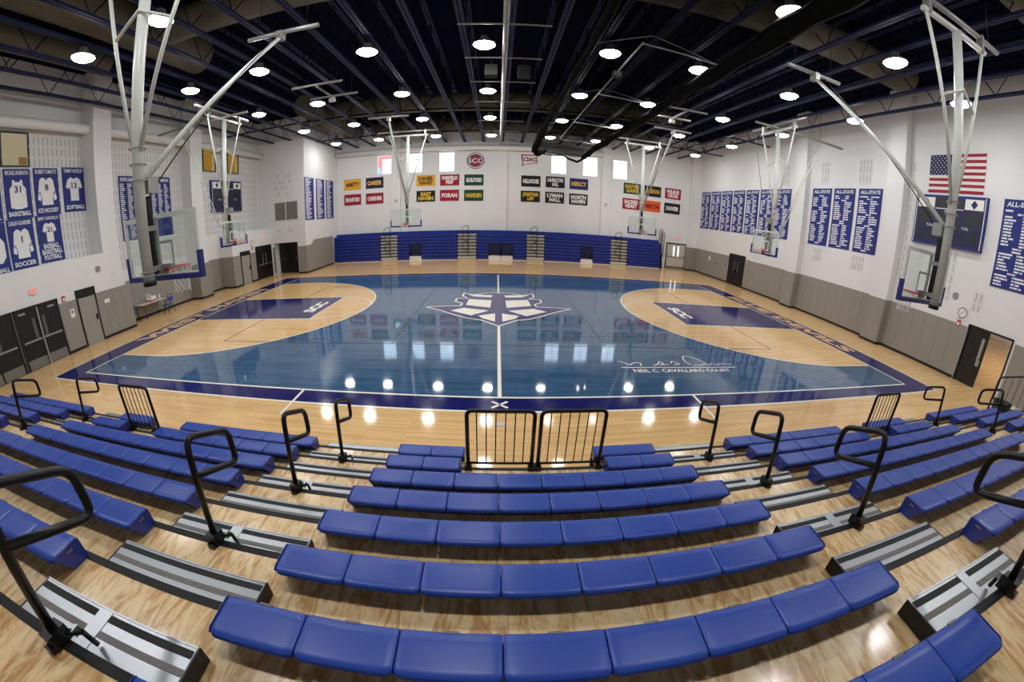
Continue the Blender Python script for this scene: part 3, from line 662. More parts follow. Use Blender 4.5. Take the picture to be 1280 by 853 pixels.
t = thing('waste_bin', 'round black waste bin behind the outer benches beside the open door', 'bin', (13.55, -10.55, 0)); obj('body', MB().lathe([(.0001, 0), (.2, 0), (.27, .72), (.255, .72), (.19, .03)], 20), BLACK, t); obj('rim', MB().tube([(.27*math.cos(a), .27*math.sin(a), .72) for a in np.linspace(0, 2*PI, 21)[:-1]], .018, 6, closed=True), RUBBER, t)

# ================================================================== FAR FOLDED BLEACHERS
FY = 15.1
fs = [(-13.3, -9.27), (-7.82, -3.11), (-1.64, 2.13), (3.54, 8.82), (10.26, 13.2)]; fa = [(-9.27, -7.82), (-3.11, -1.64), (2.13, 3.54), (8.82, 10.26)]
NCH = {1: [(-6.87, -5.91)], 2: [(-.72, 1.1)], 3: [(6.39, 7.35)]}
STEPG = plain('step_grey', (170, 170, 166), .5); PALE = plain('pale_skirt', (206, 200, 188), .5)
for k, (a, b) in enumerate(fs):
    t = thing('folded_bleacher', f'folded blue bleacher bank, {ORD[k+1]} of five counted from the tall-banner corner', 'bleacher', (a, FY, 0), group='folded blue bleachers under the small windows')
    w = b-a
    for r in range(8):
        z0, z1 = .06+.252*r, .06+.252*(r+1)-.028; y = .012*r
        spans = [(0.01, w-.01)]
        if r < 5 and k in NCH:
            n0, n1 = NCH[k][0]; spans = [(.01, n0-a), (n1-a, w-.01)]
        for p, q in spans: obj('row_board', MB().prism([(y+.02, z0), (y, z0+.05), (y, z1-.01), (y+.03, z1), (y+.4, z1), (y+.4, z0)], 'x', p, q), FARB, t)
    obj('top_board', MB().box(0, w, .62, .68, 2.0, 2.3), FARB, t); obj('top_seat', MB().box(0, w, .12, .68, 2.06, 2.1), FARB, t)
    obj('backing', MB().box(.005, w-.005, .42, .6, .0, 2.05), FARS, t); obj('skirt', MB().box(0, w, .03, .06, .0, .055), PALE, t)
for k, (a, b) in enumerate(fa):
    t = thing('folded_aisle', f'stack of folded grey aisle steps, {ORD[k+1]} of four counted from the tall-banner corner', 'steps', (a, FY, 0), group='folded aisle steps under the small windows'); w = b-a
    for r in range(8):
        z0 = .03+.252*r; obj('step', MB().box(.03, w-.03, .012*r, .012*r+.35, z0+.13, z0+.225), STEPG if r else PALE, t); obj('step_face', MB().box(.05, w-.05, .09+.012*r, .1+.012*r, z0-.03, z0+.13), GREYS if r else PALE, t)
    obj('back_panel', MB().box(0, w, .42, .6, 0, 2.1), FARS, t); obj('top_board', MB().box(0, w, .62, .68, 2.0, 2.3), FARB, t)
    r = thing('handrail', f'black looped handrail standing on folded grey steps, {ORD[k+1]} of four from the tall-banner corner', 'handrail', (a+w*.5, FY-.02, .3), group='handrails on the folded bleachers')
    obj('rail_tube', MB().tube([(.1, 0, 0), (.1, 0, 2.3), (.05, 0, 2.42), (-.33, 0, 2.28), (-.4, 0, 2.15), (-.4, 0, 1.85), (.1, 0, 2.0)], .024, 8), BLACK, r)
    for q in (0, .75): obj('rail_loop', MB().tube([(.1, -.03, .45+q), (-.3, -.03, .5+q), (-.36, -.03, .65+q), (-.3, -.03, 1.1+q), (.1, -.03, 1.15+q)], .02, 8), BLACK, r)
def fgate(a, b, label):
    t = thing('folded_gate', label, 'gate', (a, FY-.02, 0), group='black gates in the folded bleachers'); w = b-a
    obj('kick_board', MB().box(0, w, .0, .03, 0, .36), WHITE, t); obj('recess', MB().box(0, w, .2, .22, .36, 1.33), FARS, t)
    obj('frame', MB().tube([(.03, 0, .3), (.03, 0, 1.22), (.1, 0, 1.29), (w-.1, 0, 1.29), (w-.03, 0, 1.22), (w-.03, 0, .3)], .024, 8), BLACK, t)
    obj('bottom_rail', MB().tube([(.03, 0, .42), (w-.03, 0, .42)], .05, 6), BLACK, t)
    for k in range(1, 8): obj('bar', MB().tube([(w*k/8, 0, .42), (w*k/8, 0, 1.29)], .009, 5), BLACK, t)
    obj('crest', MB().lathe([(.0001, .0), (.06, 0)], 10, (w/2, .015, .2)), NAVYM, t).rotation_euler = (0, 0, 0)
fgate(-6.87, -5.91, 'black gate over a white kick board in the second folded blue bank'); fgate(-.72, .18, 'black gate over white board in the middle folded bank, SCC-roundel side'); fgate(.2, 1.1, 'black gate over white board in the middle folded bank, curtain side'); fgate(6.39, 7.35, 'black gate over a white kick board in the fourth folded blue bank')
for k, x in enumerate((13.28, 13.5)):
    t = thing('end_rail', f'tall black end railing leaning at the end of the folded bleachers, {"inner" if k == 0 else "outer"} one', 'railing', (x, 15.2, 0))
    obj('frame', MB().tube([(0, .7, .5), (0, .1, 1.2+.0), (0, 0, 3.2-k*.25), (.0, .3, 3.3-k*.25), (.05, .7, 3.2-k*.25), (.05, .7, .5)], .024, 8), BLACK, t)
    for q in range(5): obj('bar', MB().tube([(.02, .1+q*.12, 1.0), (.02, .1+q*.12, 3.2-k*.25)], .009, 5), BLACK, t)
    obj('closure_panel', MB().prism([(.1, 0), (.75, 0), (.75, 1.9), (.5, 1.9)], 'x', -.02, .0), RUBBER if k else FARS, t)

# ================================================================== BASKETBALL HOOPS
def hoop_parts(t, fwd):
    """local frame: board in the x-z plane at y=0, rim towards +y"""
    bw, z0, z1 = .915, 2.92, 3.96
    fr = MB()
    for a, b, c, d in ((-bw, -bw+.06, z0, z1), (bw-.06, bw, z0, z1), (-bw+.06, bw-.06, z1-.075, z1), (-bw+.06, bw-.06, z0, z0+.06)): fr.box(a, b, -.045, 0, c, d)
    obj('board_frame', fr, STEEL, t); obj('backboard', MB().box(-bw+.06, bw-.06, -.024, -.014, z0+.06, z1-.075), GLASS, t)
    sq = MB()
    for a, b, c, d in ((-.305, -.255, 3.07, 3.52), (.255, .305, 3.07, 3.52), (-.255, .255, 3.47, 3.52), (-.255, .255, 3.07, 3.1)): sq.box(a, b, -.012, -.008, c, d)
    obj('target_square', sq, PRINTW, t)
    obj('padding', MB().box(-bw-.03, bw+.03, -.06, .03, z0-.05, z0+.035).box(-bw-.035, -bw+.03, -.06, .03, z0-.05, z0+.38).box(bw-.03, bw+.035, -.06, .03, z0-.05, z0+.38), BLUEP, t)
    rim = MB().tube([(.228*math.cos(a), .38+.228*math.sin(a), 3.05) for a in np.linspace(0, 2*PI, 25)[:-1]], .012, 6, closed=True)
    rim.box(-.12, .12, -.005, .02, 2.97, 3.09).prism([(0, 3.03), (.15, 3.03), (.15, 3.06), (0, 3.06)], 'x', -.09, .09).tube([(-.09, .01, 2.96), (-.16, .24, 3.04)], .009, 5).tube([(.09, .01, 2.96), (.16, .24, 3.04)], .009, 5)
    obj('rim', rim, ORANGE, t)
    net = MB(); N = 10; lv = [(.226, 3.045), (.205, 2.95), (.17, 2.86), (.145, 2.77), (.14, 2.68), (.15, 2.6)]
    for k in range(N):
        for i in range(len(lv)-1):
            for s in (-.5, .5):
                a0 = 2*PI*(k+.5*(i % 2))/N; a1 = a0+2*PI*s/N
                net.tube([(lv[i][0]*math.cos(a0), .38+lv[i][0]*math.sin(a0), lv[i][1]), (lv[i+1][0]*math.cos(a1), .38+lv[i+1][0]*math.sin(a1), lv[i+1][1])], .006, 4, cap=False)
    obj('net', net, NETW, t)
    py = -.36; zt = 8.5
    obj('post', MB().tube([(0, py, 2.9), (0, py, zt)], .095, 14), STEEL, t)
    obj('post_cap', MB().tube([(0, py, 2.84), (0, py, 2.92)], .115, 12), BLACK, t)
    for z in (3.0, 3.06, 4.5, 4.75, 5.0): obj('clamp', MB().tube([(.13*math.cos(a), py+.13*math.sin(a), z) for a in np.linspace(0, 2*PI, 15)[:-1]], .012, 5, closed=True), STEELD, t)
    obj('height_adjuster', MB().box(-.05, .05, py+.11, py+.2, 3.0, 4.25), BLACK, t); obj('winch_box', MB().box(-.09, .09, py+.12, py+.34, 4.3, 4.55), STEELD, t)
    obj('board_bracket', MB().box(-.3, .3, -.09, -.045, 3.08, 3.14).box(-.03, .03, -.09, -.045, 3.0, 3.9).box(-.06, .06, -.3, -.08, 3.06, 3.14).box(-.06, .06, -.3, -.08, 3.7, 3.78), STEELD, t)
    for s in (-1, 1): obj('side_brace', MB().tube([(s*1.12, py, zt), (s*.08, py, 4.95)], .036, 10), STEEL, t)
    obj('cross_tie', MB().tube([(-.66, py, 6.95), (0, py-.1, 7.25), (.66, py, 6.95)], .03, 8), STEEL, t)
    obj('hanger_bar', MB().tube([(-1.22, py, zt), (1.22, py, zt)], .06, 10), STEEL, t)
    obj('roof_pipe', MB().tube([(-1.8, py, zt+.28), (1.9, py, zt+.28)], .055, 10), STEELD, t)
    for s in (-1, 1): obj('roof_clamp', MB().box(s*1.05-.05, s*1.05+.05, py-.07, py+.07, zt-.05, zt+.34), STEELD, t); obj('drop_rod', MB().tube([(s*1.45, py, zt+.3), (s*1.45, py, ZC)], .009, 5), BLACK, t)
    if fwd > 0:
        e = (0, 3.95, 8.5); obj('fold_strut', MB().tube([(0, py+.12, 4.5), e], [.05, .05], 10), STEEL, t); obj('strut_cable', MB().tube([(.06, py+.1, 4.2), (.1, 3.7, 8.45)], .012, 5), BLACK, t)
        obj('strut_pipe', MB().tube([(-1.0, 3.95, 8.62), (1.05, 3.95, 8.62)], .06, 10), STEELD, t); obj('strut_hinge', MB().box(-.08, .08, 3.8, 4.05, 8.4, 8.62), STEELD, t)
        for s in (-1, 1): obj('drop_rod', MB().tube([(s*.7, 3.95, 8.62), (s*.7, 3.95, ZC)], .009, 5), BLACK, t)
    else:
        for s in (-1, 1): obj('fold_strut', MB().tube([(s*.09, -.75, 3.75), (s*.09, -2.95, 8.5)], .024, 8), STEEL, t)
        for q in (.15, .3, .45, .6, .75, .9): obj('strut_rung', MB().tube([(-.09, -.75-2.2*q, 3.75+4.75*q), (.09, -.75-2.2*q, 3.75+4.75*q)], .018, 6), STEELD, t)
        obj('strut_arm', MB().tube([(0, py, 3.6), (0, -.78, 3.8)], .03, 8), STEELD, t)
        obj('strut_pipe', MB().tube([(0, -4.6, 8.62), (0, .9, 8.62)], .055, 10), STEELD, t); obj('lift_cable', MB().tube([(.35, py+.05, 3.4), (.9, .25, 8.2)], .012, 5), BLACK, t)
        obj('drop_rod', MB().tube([(0, -3.0, 8.62), (0, -3.0, ZC)], .009, 5), BLACK, t)
G = 'ceiling-hung basketball hoops'
t1 = thing('basketball_hoop', 'glass hoop hung over the near sideline, jersey-banner side', 'basketball hoop', (-5.6, -9.66, 0), 0, G); hoop_parts(t1, 1)
dup(t1, (8.66, -9.62, 0), 0, 'glass hoop hung over the near sideline, flag side')
dup(t1, (-5.48, 8.15, 0), PI, 'glass hoop before the folded bleachers, between gold wall banners'); dup(t1, (8.68, 8.1, 0), PI, 'glass hoop before the folded bleachers, beside the orange wall banner')
t2 = thing('basketball_hoop', 'glass main hoop over the painted key on the jersey-banner side', 'basketball hoop', (-11.58, 0, 0), -PI/2, G); hoop_parts(t2, -1)
dup(t2, (11.58, -.08, 0), PI/2, 'glass main hoop over the painted key on the flag side')
# ceiling winch frames next to the far hoops
def winch(x, y, label):
    t = thing('winch_frame', label, 'winch', (x, y, 8.85)); obj('pipe', MB().tube([(-1.05, 0, 0), (1.05, 0, .02)], .05, 8), STEELD, t); obj('pipe', MB().tube([(-1.05, 1.6, 0), (1.05, 1.6, .02)], .05, 8), STEELD, t)
    obj('bar', MB().tube([(0, 0, -.06), (0, 1.6, -.06)], .045, 8), STEELD, t); obj('motor', MB().tube([(-.12, 1.5, -.2), (.12, 1.5, -.2)], .1, 12), STEEL, t)
    for s in (-.8, .8): obj('drop_rod', MB().tube([(s, 0, 0), (s, 0, ZC-8.85)], .008, 5), BLACK, t); obj('drop_rod', MB().tube([(s, 1.6, 0), (s, 1.6, ZC-8.85)], .008, 5), BLACK, t)
winch(-6.9, -.9, 'grey pipe frame with winch under the roof, SCC-key side'); winch(7.9, 1.2, 'grey pipe frame with winch under the roof, between curtain and flag-side hoops')

# ================================================================== RAISED DIVIDER CURTAIN
t = thing('divider_curtain', 'raised black net divider curtain on a white pipe frame under the roof', 'curtain', (4.4, 0, 8.9))
def lump(pts, r, n=10, seed=1):
    rd = random.Random(seed); P = []; rr = []
    for (a, ra), (b, rb) in zip(list(zip(pts, r)), list(zip(pts, r))[1:]):
        for q in range(8):
            f = q/8; P.append(tuple(a[i]*(1-f)+b[i]*f+rd.uniform(-.04, .04) for i in range(3))); rr.append((ra*(1-f)+rb*f)*rd.uniform(.8, 1.2))
    P.append(pts[-1]); rr.append(r[-1]); return MB().tube(P, rr, n)
off = (4.4, 0, 8.9)
lp = [(2.55, -12, 9.05), (2.55, -4, 9.0), (2.5, 3, 8.9), (2.45, 8, 8.8), (2.4, 11.0, 8.55), (2.3, 12.2, 8.2)]
rp = [(6.3, -12, 8.75), (6.5, -4, 8.65), (6.5, 2, 8.6), (6.35, 7, 8.45), (6.1, 11, 8.3), (5.95, 13.4, 8.1)]
obj('net_roll', lump(lp, [.13, .13, .15, .2, .26, .2], seed=3), ROLL_M, t, off); obj('net_roll', lump(rp, [.3, .25, .2, .2, .2, .16], seed=4), ROLL_M, t, off)
obj('net_roll', lump([(2.3, 12.2, 8.2), (2.6, 12.35, 8.0), (3.2, 12.6, 8.3)], [.2, .2, .08], seed=5), ROLL_M, t, off)
def sheet(A, B, sag, n=16, mrow=8):
    m = MB(); G_ = []
    for i in range(n+1):
        f = i/n*(len(A)-1); k = min(int(f), len(A)-2); f -= k
        a = [A[k][q]*(1-f)+A[k+1][q]*f for q in range(3)]; b = [B[k][q]*(1-f)+B[k+1][q]*f for q in range(3)]
        G_.append([(a[0]*(1-j/mrow)+b[0]*j/mrow, a[1]*(1-j/mrow)+b[1]*j/mrow, a[2]*(1-j/mrow)+b[2]*j/mrow-sag*math.sin(PI*j/mrow)*(1+.25*math.sin(i*1.7+j))) for j in range(mrow+1)])
    for i in range(n):
        for j in range(mrow): m.quad(G_[i][j], G_[i+1][j], G_[i+1][j+1], G_[i][j+1], True)
    return m
obj('net_sheet', sheet(lp, rp, .12, 30), NETB, t, off)
obj('net_sheet', sheet([(2.3, 12.2, 8.2), (3.5, 12.6, 8.05), (5.0, 13.1, 8.1), (5.95, 13.4, 8.1)], [(2.6, 12.4, 8.9), (3.6, 12.7, 8.9), (5.0, 13.0, 8.85), (6.1, 13.3, 8.7)], .0, 12, 3), NETB, t, off)
hem = [(2.35, 12.25, 8.1), (2.9, 12.45, 8.02), (3.6, 12.7, 7.98), (4.4, 12.95, 8.08), (4.9, 13.1, 7.85), (5.5, 13.3, 7.72), (5.95, 13.45, 8.0)]
obj('hem', MB().tube(hem, [.07, .05, .04, .06, .08, .09, .08], 8), ROLL_M, t, off)
for y in (-3.4, 2.1, 7.6, 12.9):
    obj('frame_bar', MB().tube([(4.1, y, 9.25), (6.7, y+.05, 9.1)], .03, 8), WHITE, t, off); obj('frame_tie', MB().tube([(4.35, y-.3, 9.42), (6.5, y, 9.12)], .012, 6), STEEL, t, off); obj('frame_tie', MB().tube([(4.35, y-.3, 9.42), (2.7, y+.2, 9.1)], .016, 6), STEEL, t, off)
obj('drive_pipe', MB().tube([(4.15, -3.4, 9.28), (4.15, 12.9, 9.28)], .035, 8), WHITE, t, off)
obj('drive_motor', MB().box(4.0, 4.3, -.75, -.45, 9.1, 9.3), STEELD, t, off)

# ================================================================== WALL BANNERS
EX, EY, EZ = (1, 0, 0), (0, 1, 0), (0, 0, 1)
def panel(name, label, cat, c, w, h, right, mat, thick=.02, group=None, frame=None):
    """flat banner: mesh root centred on c, facing right x up"""
    R = Vector(right); N = R.cross(Vector(EZ))                      # outward from the wall
    m = MB(); a = Vector(c)
    P = lambda u, v, d: tuple(a+R*u+Vector(EZ)*v+N*d)
    for d, flip in ((thick, False), (0, True)):
        q = [P(-w/2, -h/2, d), P(w/2, -h/2, d), P(w/2, h/2, d), P(-w/2, h/2, d)]; m.poly(q[::-1] if flip else q)
    for (u0, v0), (u1, v1) in (((-w/2, -h/2), (w/2, -h/2)), ((w/2, -h/2), (w/2, h/2)), ((w/2, h/2), (-w/2, h/2)), ((-w/2, h/2), (-w/2, -h/2))):
        m.quad(P(u0, v0, 0), P(u1, v1, 0), P(u1, v1, thick), P(u0, v0, thick))
    o = tag(obj(name, m, mat), label, cat, group); return o, P, R, N
def wtext(body, P, u, v, w, h, R, d, mat, par, bold=.02, keep=False): return text(body, P(u, v, d), w, h, R, EZ, mat, par, bold, keep=keep)
C = dict(gold=(226, 168, 46), navy=(36, 30, 66), maroon=(150, 28, 50), green=(18, 72, 58), black=(28, 24, 26), dgreen=(30, 66, 42), orange=(224, 84, 40), bnavy=(38, 40, 92), red=(158, 24, 44))
SIGNS = [(-11.95, 6.42, 'AMITY', 'gold', (60, 40, 40), 'gold felt banner beside a dark violet one, above a red one'), (-10.02, 6.42, 'CAREER', 'navy', (226, 180, 70), 'dark violet felt banner with gold letters'),
         (-11.95, 5.15, 'BRANFORD', 'maroon', (235, 225, 225), 'red felt banner under the gold one nearest the tall blue banners'), (-10.02, 5.13, 'CHESHIRE', 'maroon', (235, 225, 225), 'red felt banner under the dark violet one'),
         (-5.78, 6.37, 'DANIEL\nHAND', 'gold', (60, 36, 40), 'gold felt banner with two dark words beside a red two-word banner'), (-3.88, 6.37, 'FAIRFIELD\nPREP', 'red', (238, 228, 228), 'red felt banner with two white words above a red one-word banner'), (-1.98, 6.35, 'GUILFORD', 'green', (235, 235, 230), 'green felt banner with white letters under the SCC roundel'),
         (-5.77, 5.1, 'EAST\nHAVEN', 'black', (222, 190, 60), 'black felt banner with gold letters under a gold banner'), (-3.88, 5.12, 'FORAN', 'red', (238, 228, 228), 'red felt banner with one white word between black and green banners'), (-1.98, 5.1, 'HAMDEN', 'dgreen', (214, 184, 60), 'green felt banner with gold letters'),
         (2.45, 6.34, 'HILLHOUSE', 'black', (235, 235, 235), 'black felt banner with one white word above a black and gold one'), (4.37, 6.36, 'LAURALTON\nHALL', 'black', (235, 235, 235), 'black felt banner with two white words beside the blue and gold banner'), (6.27, 6.34, 'MERCY', 'bnavy', (214, 170, 70), 'dark blue felt banner with gold letters'),
         (2.43, 5.1, 'JONATHAN\nLAW', 'black', (222, 190, 50), 'black felt banner with gold letters under a black and white one'), (4.35, 5.1, 'LYMAN\nHALL', 'black', (235, 235, 235), 'black felt banner with two white words beside the black and gold one'), (6.26, 5.08, 'NORTH\nHAVEN', 'black', (235, 235, 235), 'black felt banner with two white words under the dark blue one'),
         (10.76, 6.38, 'NOTRE\nDAME', 'dgreen', (206, 176, 50), 'green felt banner with two gold words above a red one'), (12.6, 6.37, 'SHEEHAN', 'black', (206, 160, 60), 'black felt banner with gold letters above the orange one'), (14.47, 6.38, 'WILBUR\nCROSS', 'maroon', (238, 228, 228), 'red felt banner with two white words above a black one'),
         (10.71, 5.1, 'SACRED\nHEART', 'maroon', (238, 228, 228), 'red felt banner with two white words under a green one'), (12.6, 5.1, 'SHELTON', 'orange', (60, 30, 26), 'orange felt banner with dark letters'), (14.46, 5.12, 'XAVIER', 'black', (235, 235, 235), 'black felt banner with white letters in the corner by the pale door')]
for x, z, body, bgc, fg, lab in SIGNS:
    o, P, R, N = panel('wall_banner', lab.replace('nearest', 'next to'), 'banner', (x, YF, z), 1.5, .9, EX, plain('felt_'+bgc, C[bgc], .9), group='felt banners under the small windows')
    two = '\n' in body; wtext(body, P, 0, 0, 1.22, .66 if two else .36, R, .024, plain('letters_%d_%d_%d' % fg, fg, .8), o, .045)
    e = MB(); bm_ = plain('felt_edge_'+bgc, tuple(int(v*.75+35) for v in C[bgc]), .9)
    for a, b, c, d in ((-.75, -.72, -.45, .45), (.72, .75, -.45, .45), (-.72, .72, .42, .45), (-.72, .72, -.45, -.42)): e.box(x+a, x+b, YF-.026, YF-.02, z+c, z+d)
    obj('edging', e, bm_, o); rebase(o, (x, YF, z-.45))
# roundel and pennant
def disc(m, c, r, y, n=28): m.poly([(c[0]+r*math.cos(2*PI*k/n), y, c[1]+r*math.sin(2*PI*k/n)) for k in range(n)]); return m
t = thing('roundel_sign', 'round red and navy sign reading SCC below the roof', 'sign', (-1.88, YF, 7.93)); off = (-1.88, YF, 7.93)
obj('disc', MB().prism([(-1.88+.68*math.cos(2*PI*k/28), 7.93+.68*math.sin(2*PI*k/28)) for k in range(28)], 'y', YF-.03, YF), NAVYM, t, off)
obj('ring', disc(MB(), (-1.88, 7.93), .62, YF-.033), PRINTW, t, off); obj('inner_ring', disc(MB(), (-1.88, 7.93), .54, YF-.035), NAVYM, t, off); obj('field', disc(MB(), (-1.88, 7.93), .5, YF-.037), plain('sign_red', (150, 34, 48), .6), t, off)
o = text('SCC', (-1.88, YF-.045, 7.93), 1.3, .5, EX, EZ, NAVYM, t, .07); o.location = [-c for c in off]; o = text('SCC', (-1.88, YF-.048, 7.93), 1.16, .4, EX, EZ, PRINTW, t, .02); o.location = [-c for c in off]
t = thing('pennant_sign', 'maroon and white pennant sign reading CIAC below the roof', 'sign', (2.33, YF, 8.0)); off = (2.33, YF, 8.0)
q = [(1.68, 8.5), (2.95, 8.52), (2.86, 8.2), (2.96, 7.85), (2.1, 7.72), (1.7, 7.52), (1.78, 7.9), (1.66, 8.1)]
obj('board', MB().prism(q, 'y', YF-.03, YF), plain('sign_maroon', (120, 40, 58), .6), t, off); obj('inset', MB().prism([(2.33+(x-2.33)*.84, 8.02+(z-8.02)*.8) for x, z in q], 'y', YF-.034, YF-.03), PRINTW, t, off)
o = text('CIAC', (2.33, YF-.04, 8.12), 1.04, .36, EX, EZ, plain('sign_maroon', (0, 0, 0)), t, .05); o.location = [-c for c in off]

RY = (0, -1, 0); LYv = (0, 1, 0)
def honour(k, x, y, right, label, grp, mat, head, w=1.42, h=3.03, z=5.29):
    o, P, R, N = panel('honour_banner', label, 'banner', (x, y, z), w, h, right, BANNER, group=grp)
    u = uvquad('printed_names', P(-w/2+.04, -h/2+.06, .023), P(w/2-.04, -h/2+.06, .023), P(w/2-.04, h/2-(.34 if head else .04), .023), P(-w/2+.04, h/2-(.34 if head else .04), .023), mat, o)
    if head: wtext(head, P, 0, h/2-.17, w*.84, .17, R, .025, PRINTW, o, .03)
    rebase(o, P(0, -h/2, 0)); return o
ys = [15.3-.71-k*1.6 for k in range(7)]
for k, y in enumerate(ys): honour(k, XR, y, RY, f'tall blue honour banner, {ORD[k+1]} of seven counted from the far corner', 'blue honour banners behind the flag-side main hoop', ALLST, 'ALL-STATE')
for k, y in enumerate((1.74, .14, -1.5)): honour(k, XR, y, RY, f'tall blue honour banner between the two pilasters, {ORD[k+1]} of three towards the flag', 'blue honour banners between the pilasters', ALLST, 'ALL-STATE')
honour(0, XR, -8.5, RY, 'tall blue honour banner beyond the scoreboard, above the open black door', None, ALLST, 'ALL-STATE', z=5.14)
for k, y in enumerate((-1.0, .98)): honour(k, XL, y, LYv, ['tall blue champions banner with three dense columns, beside the plainer one', 'tall blue champions banner with an empty lower third'][k], 'champions banners on the slotted wall', CHAMP, 'STATE CHAMPIONS', z=5.3)
o = obj('blank_patch', MB().box(XL+.024, XL+.026, .3, 1.66, 3.82, 4.85), BANNER, bpy.data.objects['honour_banner.012'] if 'honour_banner.012' in bpy.data.objects else None)
pb = bpy.data.objects['honour_banner.012']; o.location = -Vector(pb.location)
for k, y in enumerate((11.07, 12.9, 14.62)): honour(k, -13.35, y, LYv, f'tall blue list banner on the corner wall, {ORD[k+1]} of three towards the windows', 'blue list banners on the corner wall', LISTP, None, z=5.25)

# jersey banners
def jersey(y, z, num, name, sport, long_, label):
    h = 1.8; w = 1.08; o, P, R, N = panel('jersey_banner', label, 'banner', (XL+.01, y, z), w, h, LYv, BANNER, group='jersey banners on the slotted wall')
    e = MB(); sh = [(-.2, .52), (-.1, .46), (.1, .46), (.2, .52)]
    if long_ == 0: sh = [(-.2, .5), (-.13, .5), (-.08, .42), (.08, .42), (.13, .5), (.2, .5), (.22, .3), (.33, .18), (.33, -.5), (.1, -.56), (-.1, -.56), (-.33, -.5), (-.33, .18), (-.22, .3)]
    elif long_ == 1: sh = [(-.18, .54), (-.06, .5), (0, .42), (.06, .5), (.18, .54), (.3, .44), (.42, -.3), (.3, -.36), (.24, -.1), (.25, -.52), (-.25, -.52), (-.24, -.1), (-.3, -.36), (-.42, -.3), (-.3, .44)]
    else: sh = [(-.14, .5), (-.05, .44), (.05, .44), (.14, .5), (.3, .4), (.4, .1), (.27, .02), (.2, .14), (.2, -.46), (-.2, -.46), (-.2, .14), (-.27, .02), (-.4, .1), (-.3, .4)]
    e = MB()
    lines = sport.count('\n'); up_ = .11*lines; sc_ = .78 if lines else 1
    for t_ in tri(sh): e.poly([P(u*sc_, v*sc_+up_, .024) for u, v in t_])
    obj('printed_shirt', e, PRINTW, o)
    if long_ == 1:
        for s in (-1, 1):
            for q in (0, .06):
                b = MB(); b.poly([P(s*.26, -.06-q, .026), P(s*.37, .0-q, .026), P(s*.375, -.03-q, .026), P(s*.265, -.09-q, .026)]); obj('sleeve_stripe', b, NAVYM, o)
    wtext(num, P, 0, .16*sc_+up_, .34, .25*sc_, R, .028, NAVYM, o, .03, keep=True)
    wtext(name, P, 0, .76, .92, .16, R, .026, PRINTW, o, .02); wtext(sport, P, 0, -.72+.11*lines, .9, .17+.23*lines, R, .026, PRINTW, o, .03); rebase(o, P(0, -h/2, 0))
jersey(-6.58, 6.17, '31', 'MICHAEL MCMAHON', 'BASKETBALL', 0, 'blue banner with a white sleeveless basketball jersey numbered 31'); jersey(-5.36, 6.2, '8', 'ROBERT FUMIATTI', 'ICE HOCKEY', 1, 'blue banner with a white long-sleeved ice-hockey jersey numbered 8')
jersey(-4.08, 6.24, '13', 'TAMMY HACKLEY', 'SOFTBALL', 2, 'blue banner with a white short-sleeved softball jersey numbered 13'); jersey(-6.66, 4.36, '1', 'CARLIN GUARINER', 'SOCCER', 1, 'blue banner with a white long-sleeved soccer jersey numbered 1')
jersey(-5.44, 4.4, '21', 'JERRY CIARDIELLO', 'BASEBALL\nBASKETBALL\nFOOTBALL', 2, 'blue banner with a white short-sleeved three-sport jersey numbered 21')
for z in (6.12, 4.3):
    o, P, R, N = panel('jersey_banner', f'blue banner with a plain white shirt beside the {"basketball jersey numbered 31" if z > 5 else "soccer jersey numbered 1"}', 'banner', (XL+.01, -7.8, z), 1.08, 1.8, LYv, BANNER, group='jersey banners on the slotted wall')
    e = MB()
    for t_ in tri([(-.2, .5), (.2, .5), (.42, .2), (.42, -.3), (.25, -.5), (-.25, -.5), (-.42, .1)]): e.poly([P(u, v, .024) for u, v in t_])
    obj('printed_shirt', e, PRINTW, o); wtext('BALL', P, .25, -.74, .42, .16, R, .026, PRINTW, o); rebase(o, P(0, -.9, 0))

# flag
o, P, R, N = panel('flag', 'American flag hung flat on the wall above the scoreboard', 'flag', (XR, -5.76, 7.48), 2.4, 1.5, RY, plain('flag_white', (222, 220, 218), .8))
for k in range(7): e = MB(); z = .75-k*2*1.5/13; e.poly([P(-1.2, z-1.5/13, .023), P(1.2, z-1.5/13, .023), P(1.2, z, .023), P(-1.2, z, .023)]); obj('red_stripe', e, plain('flag_red', (150, 32, 44), .8), o)
e = MB(); e.poly([P(-1.2, -.058, .026), P(-.24, -.058, .026), P(-.24, .75, .026), P(-1.2, .75, .026)]); obj('canton', e, plain('flag_blue', (36, 38, 84), .8), o)
e = MB()
for r in range(9):
    for c in range(6 if r % 2 == 0 else 5):
        u = -1.2+.08+(c+(0 if r % 2 == 0 else .5))*.16; v = .75-.045-r*.09+(-.01)
        st = [(u+(.034 if k % 2 == 0 else .014)*math.sin(k*PI/5), v+(.034 if k % 2 == 0 else .014)*math.cos(k*PI/5)) for k in range(10)]
        for t_ in tri(st): e.poly([P(a, b, .029) for a, b in t_])
so = obj('stars', e, PRINTW, o); so['kind'] = 'stuff'; rebase(o, P(0, -.75, 0))

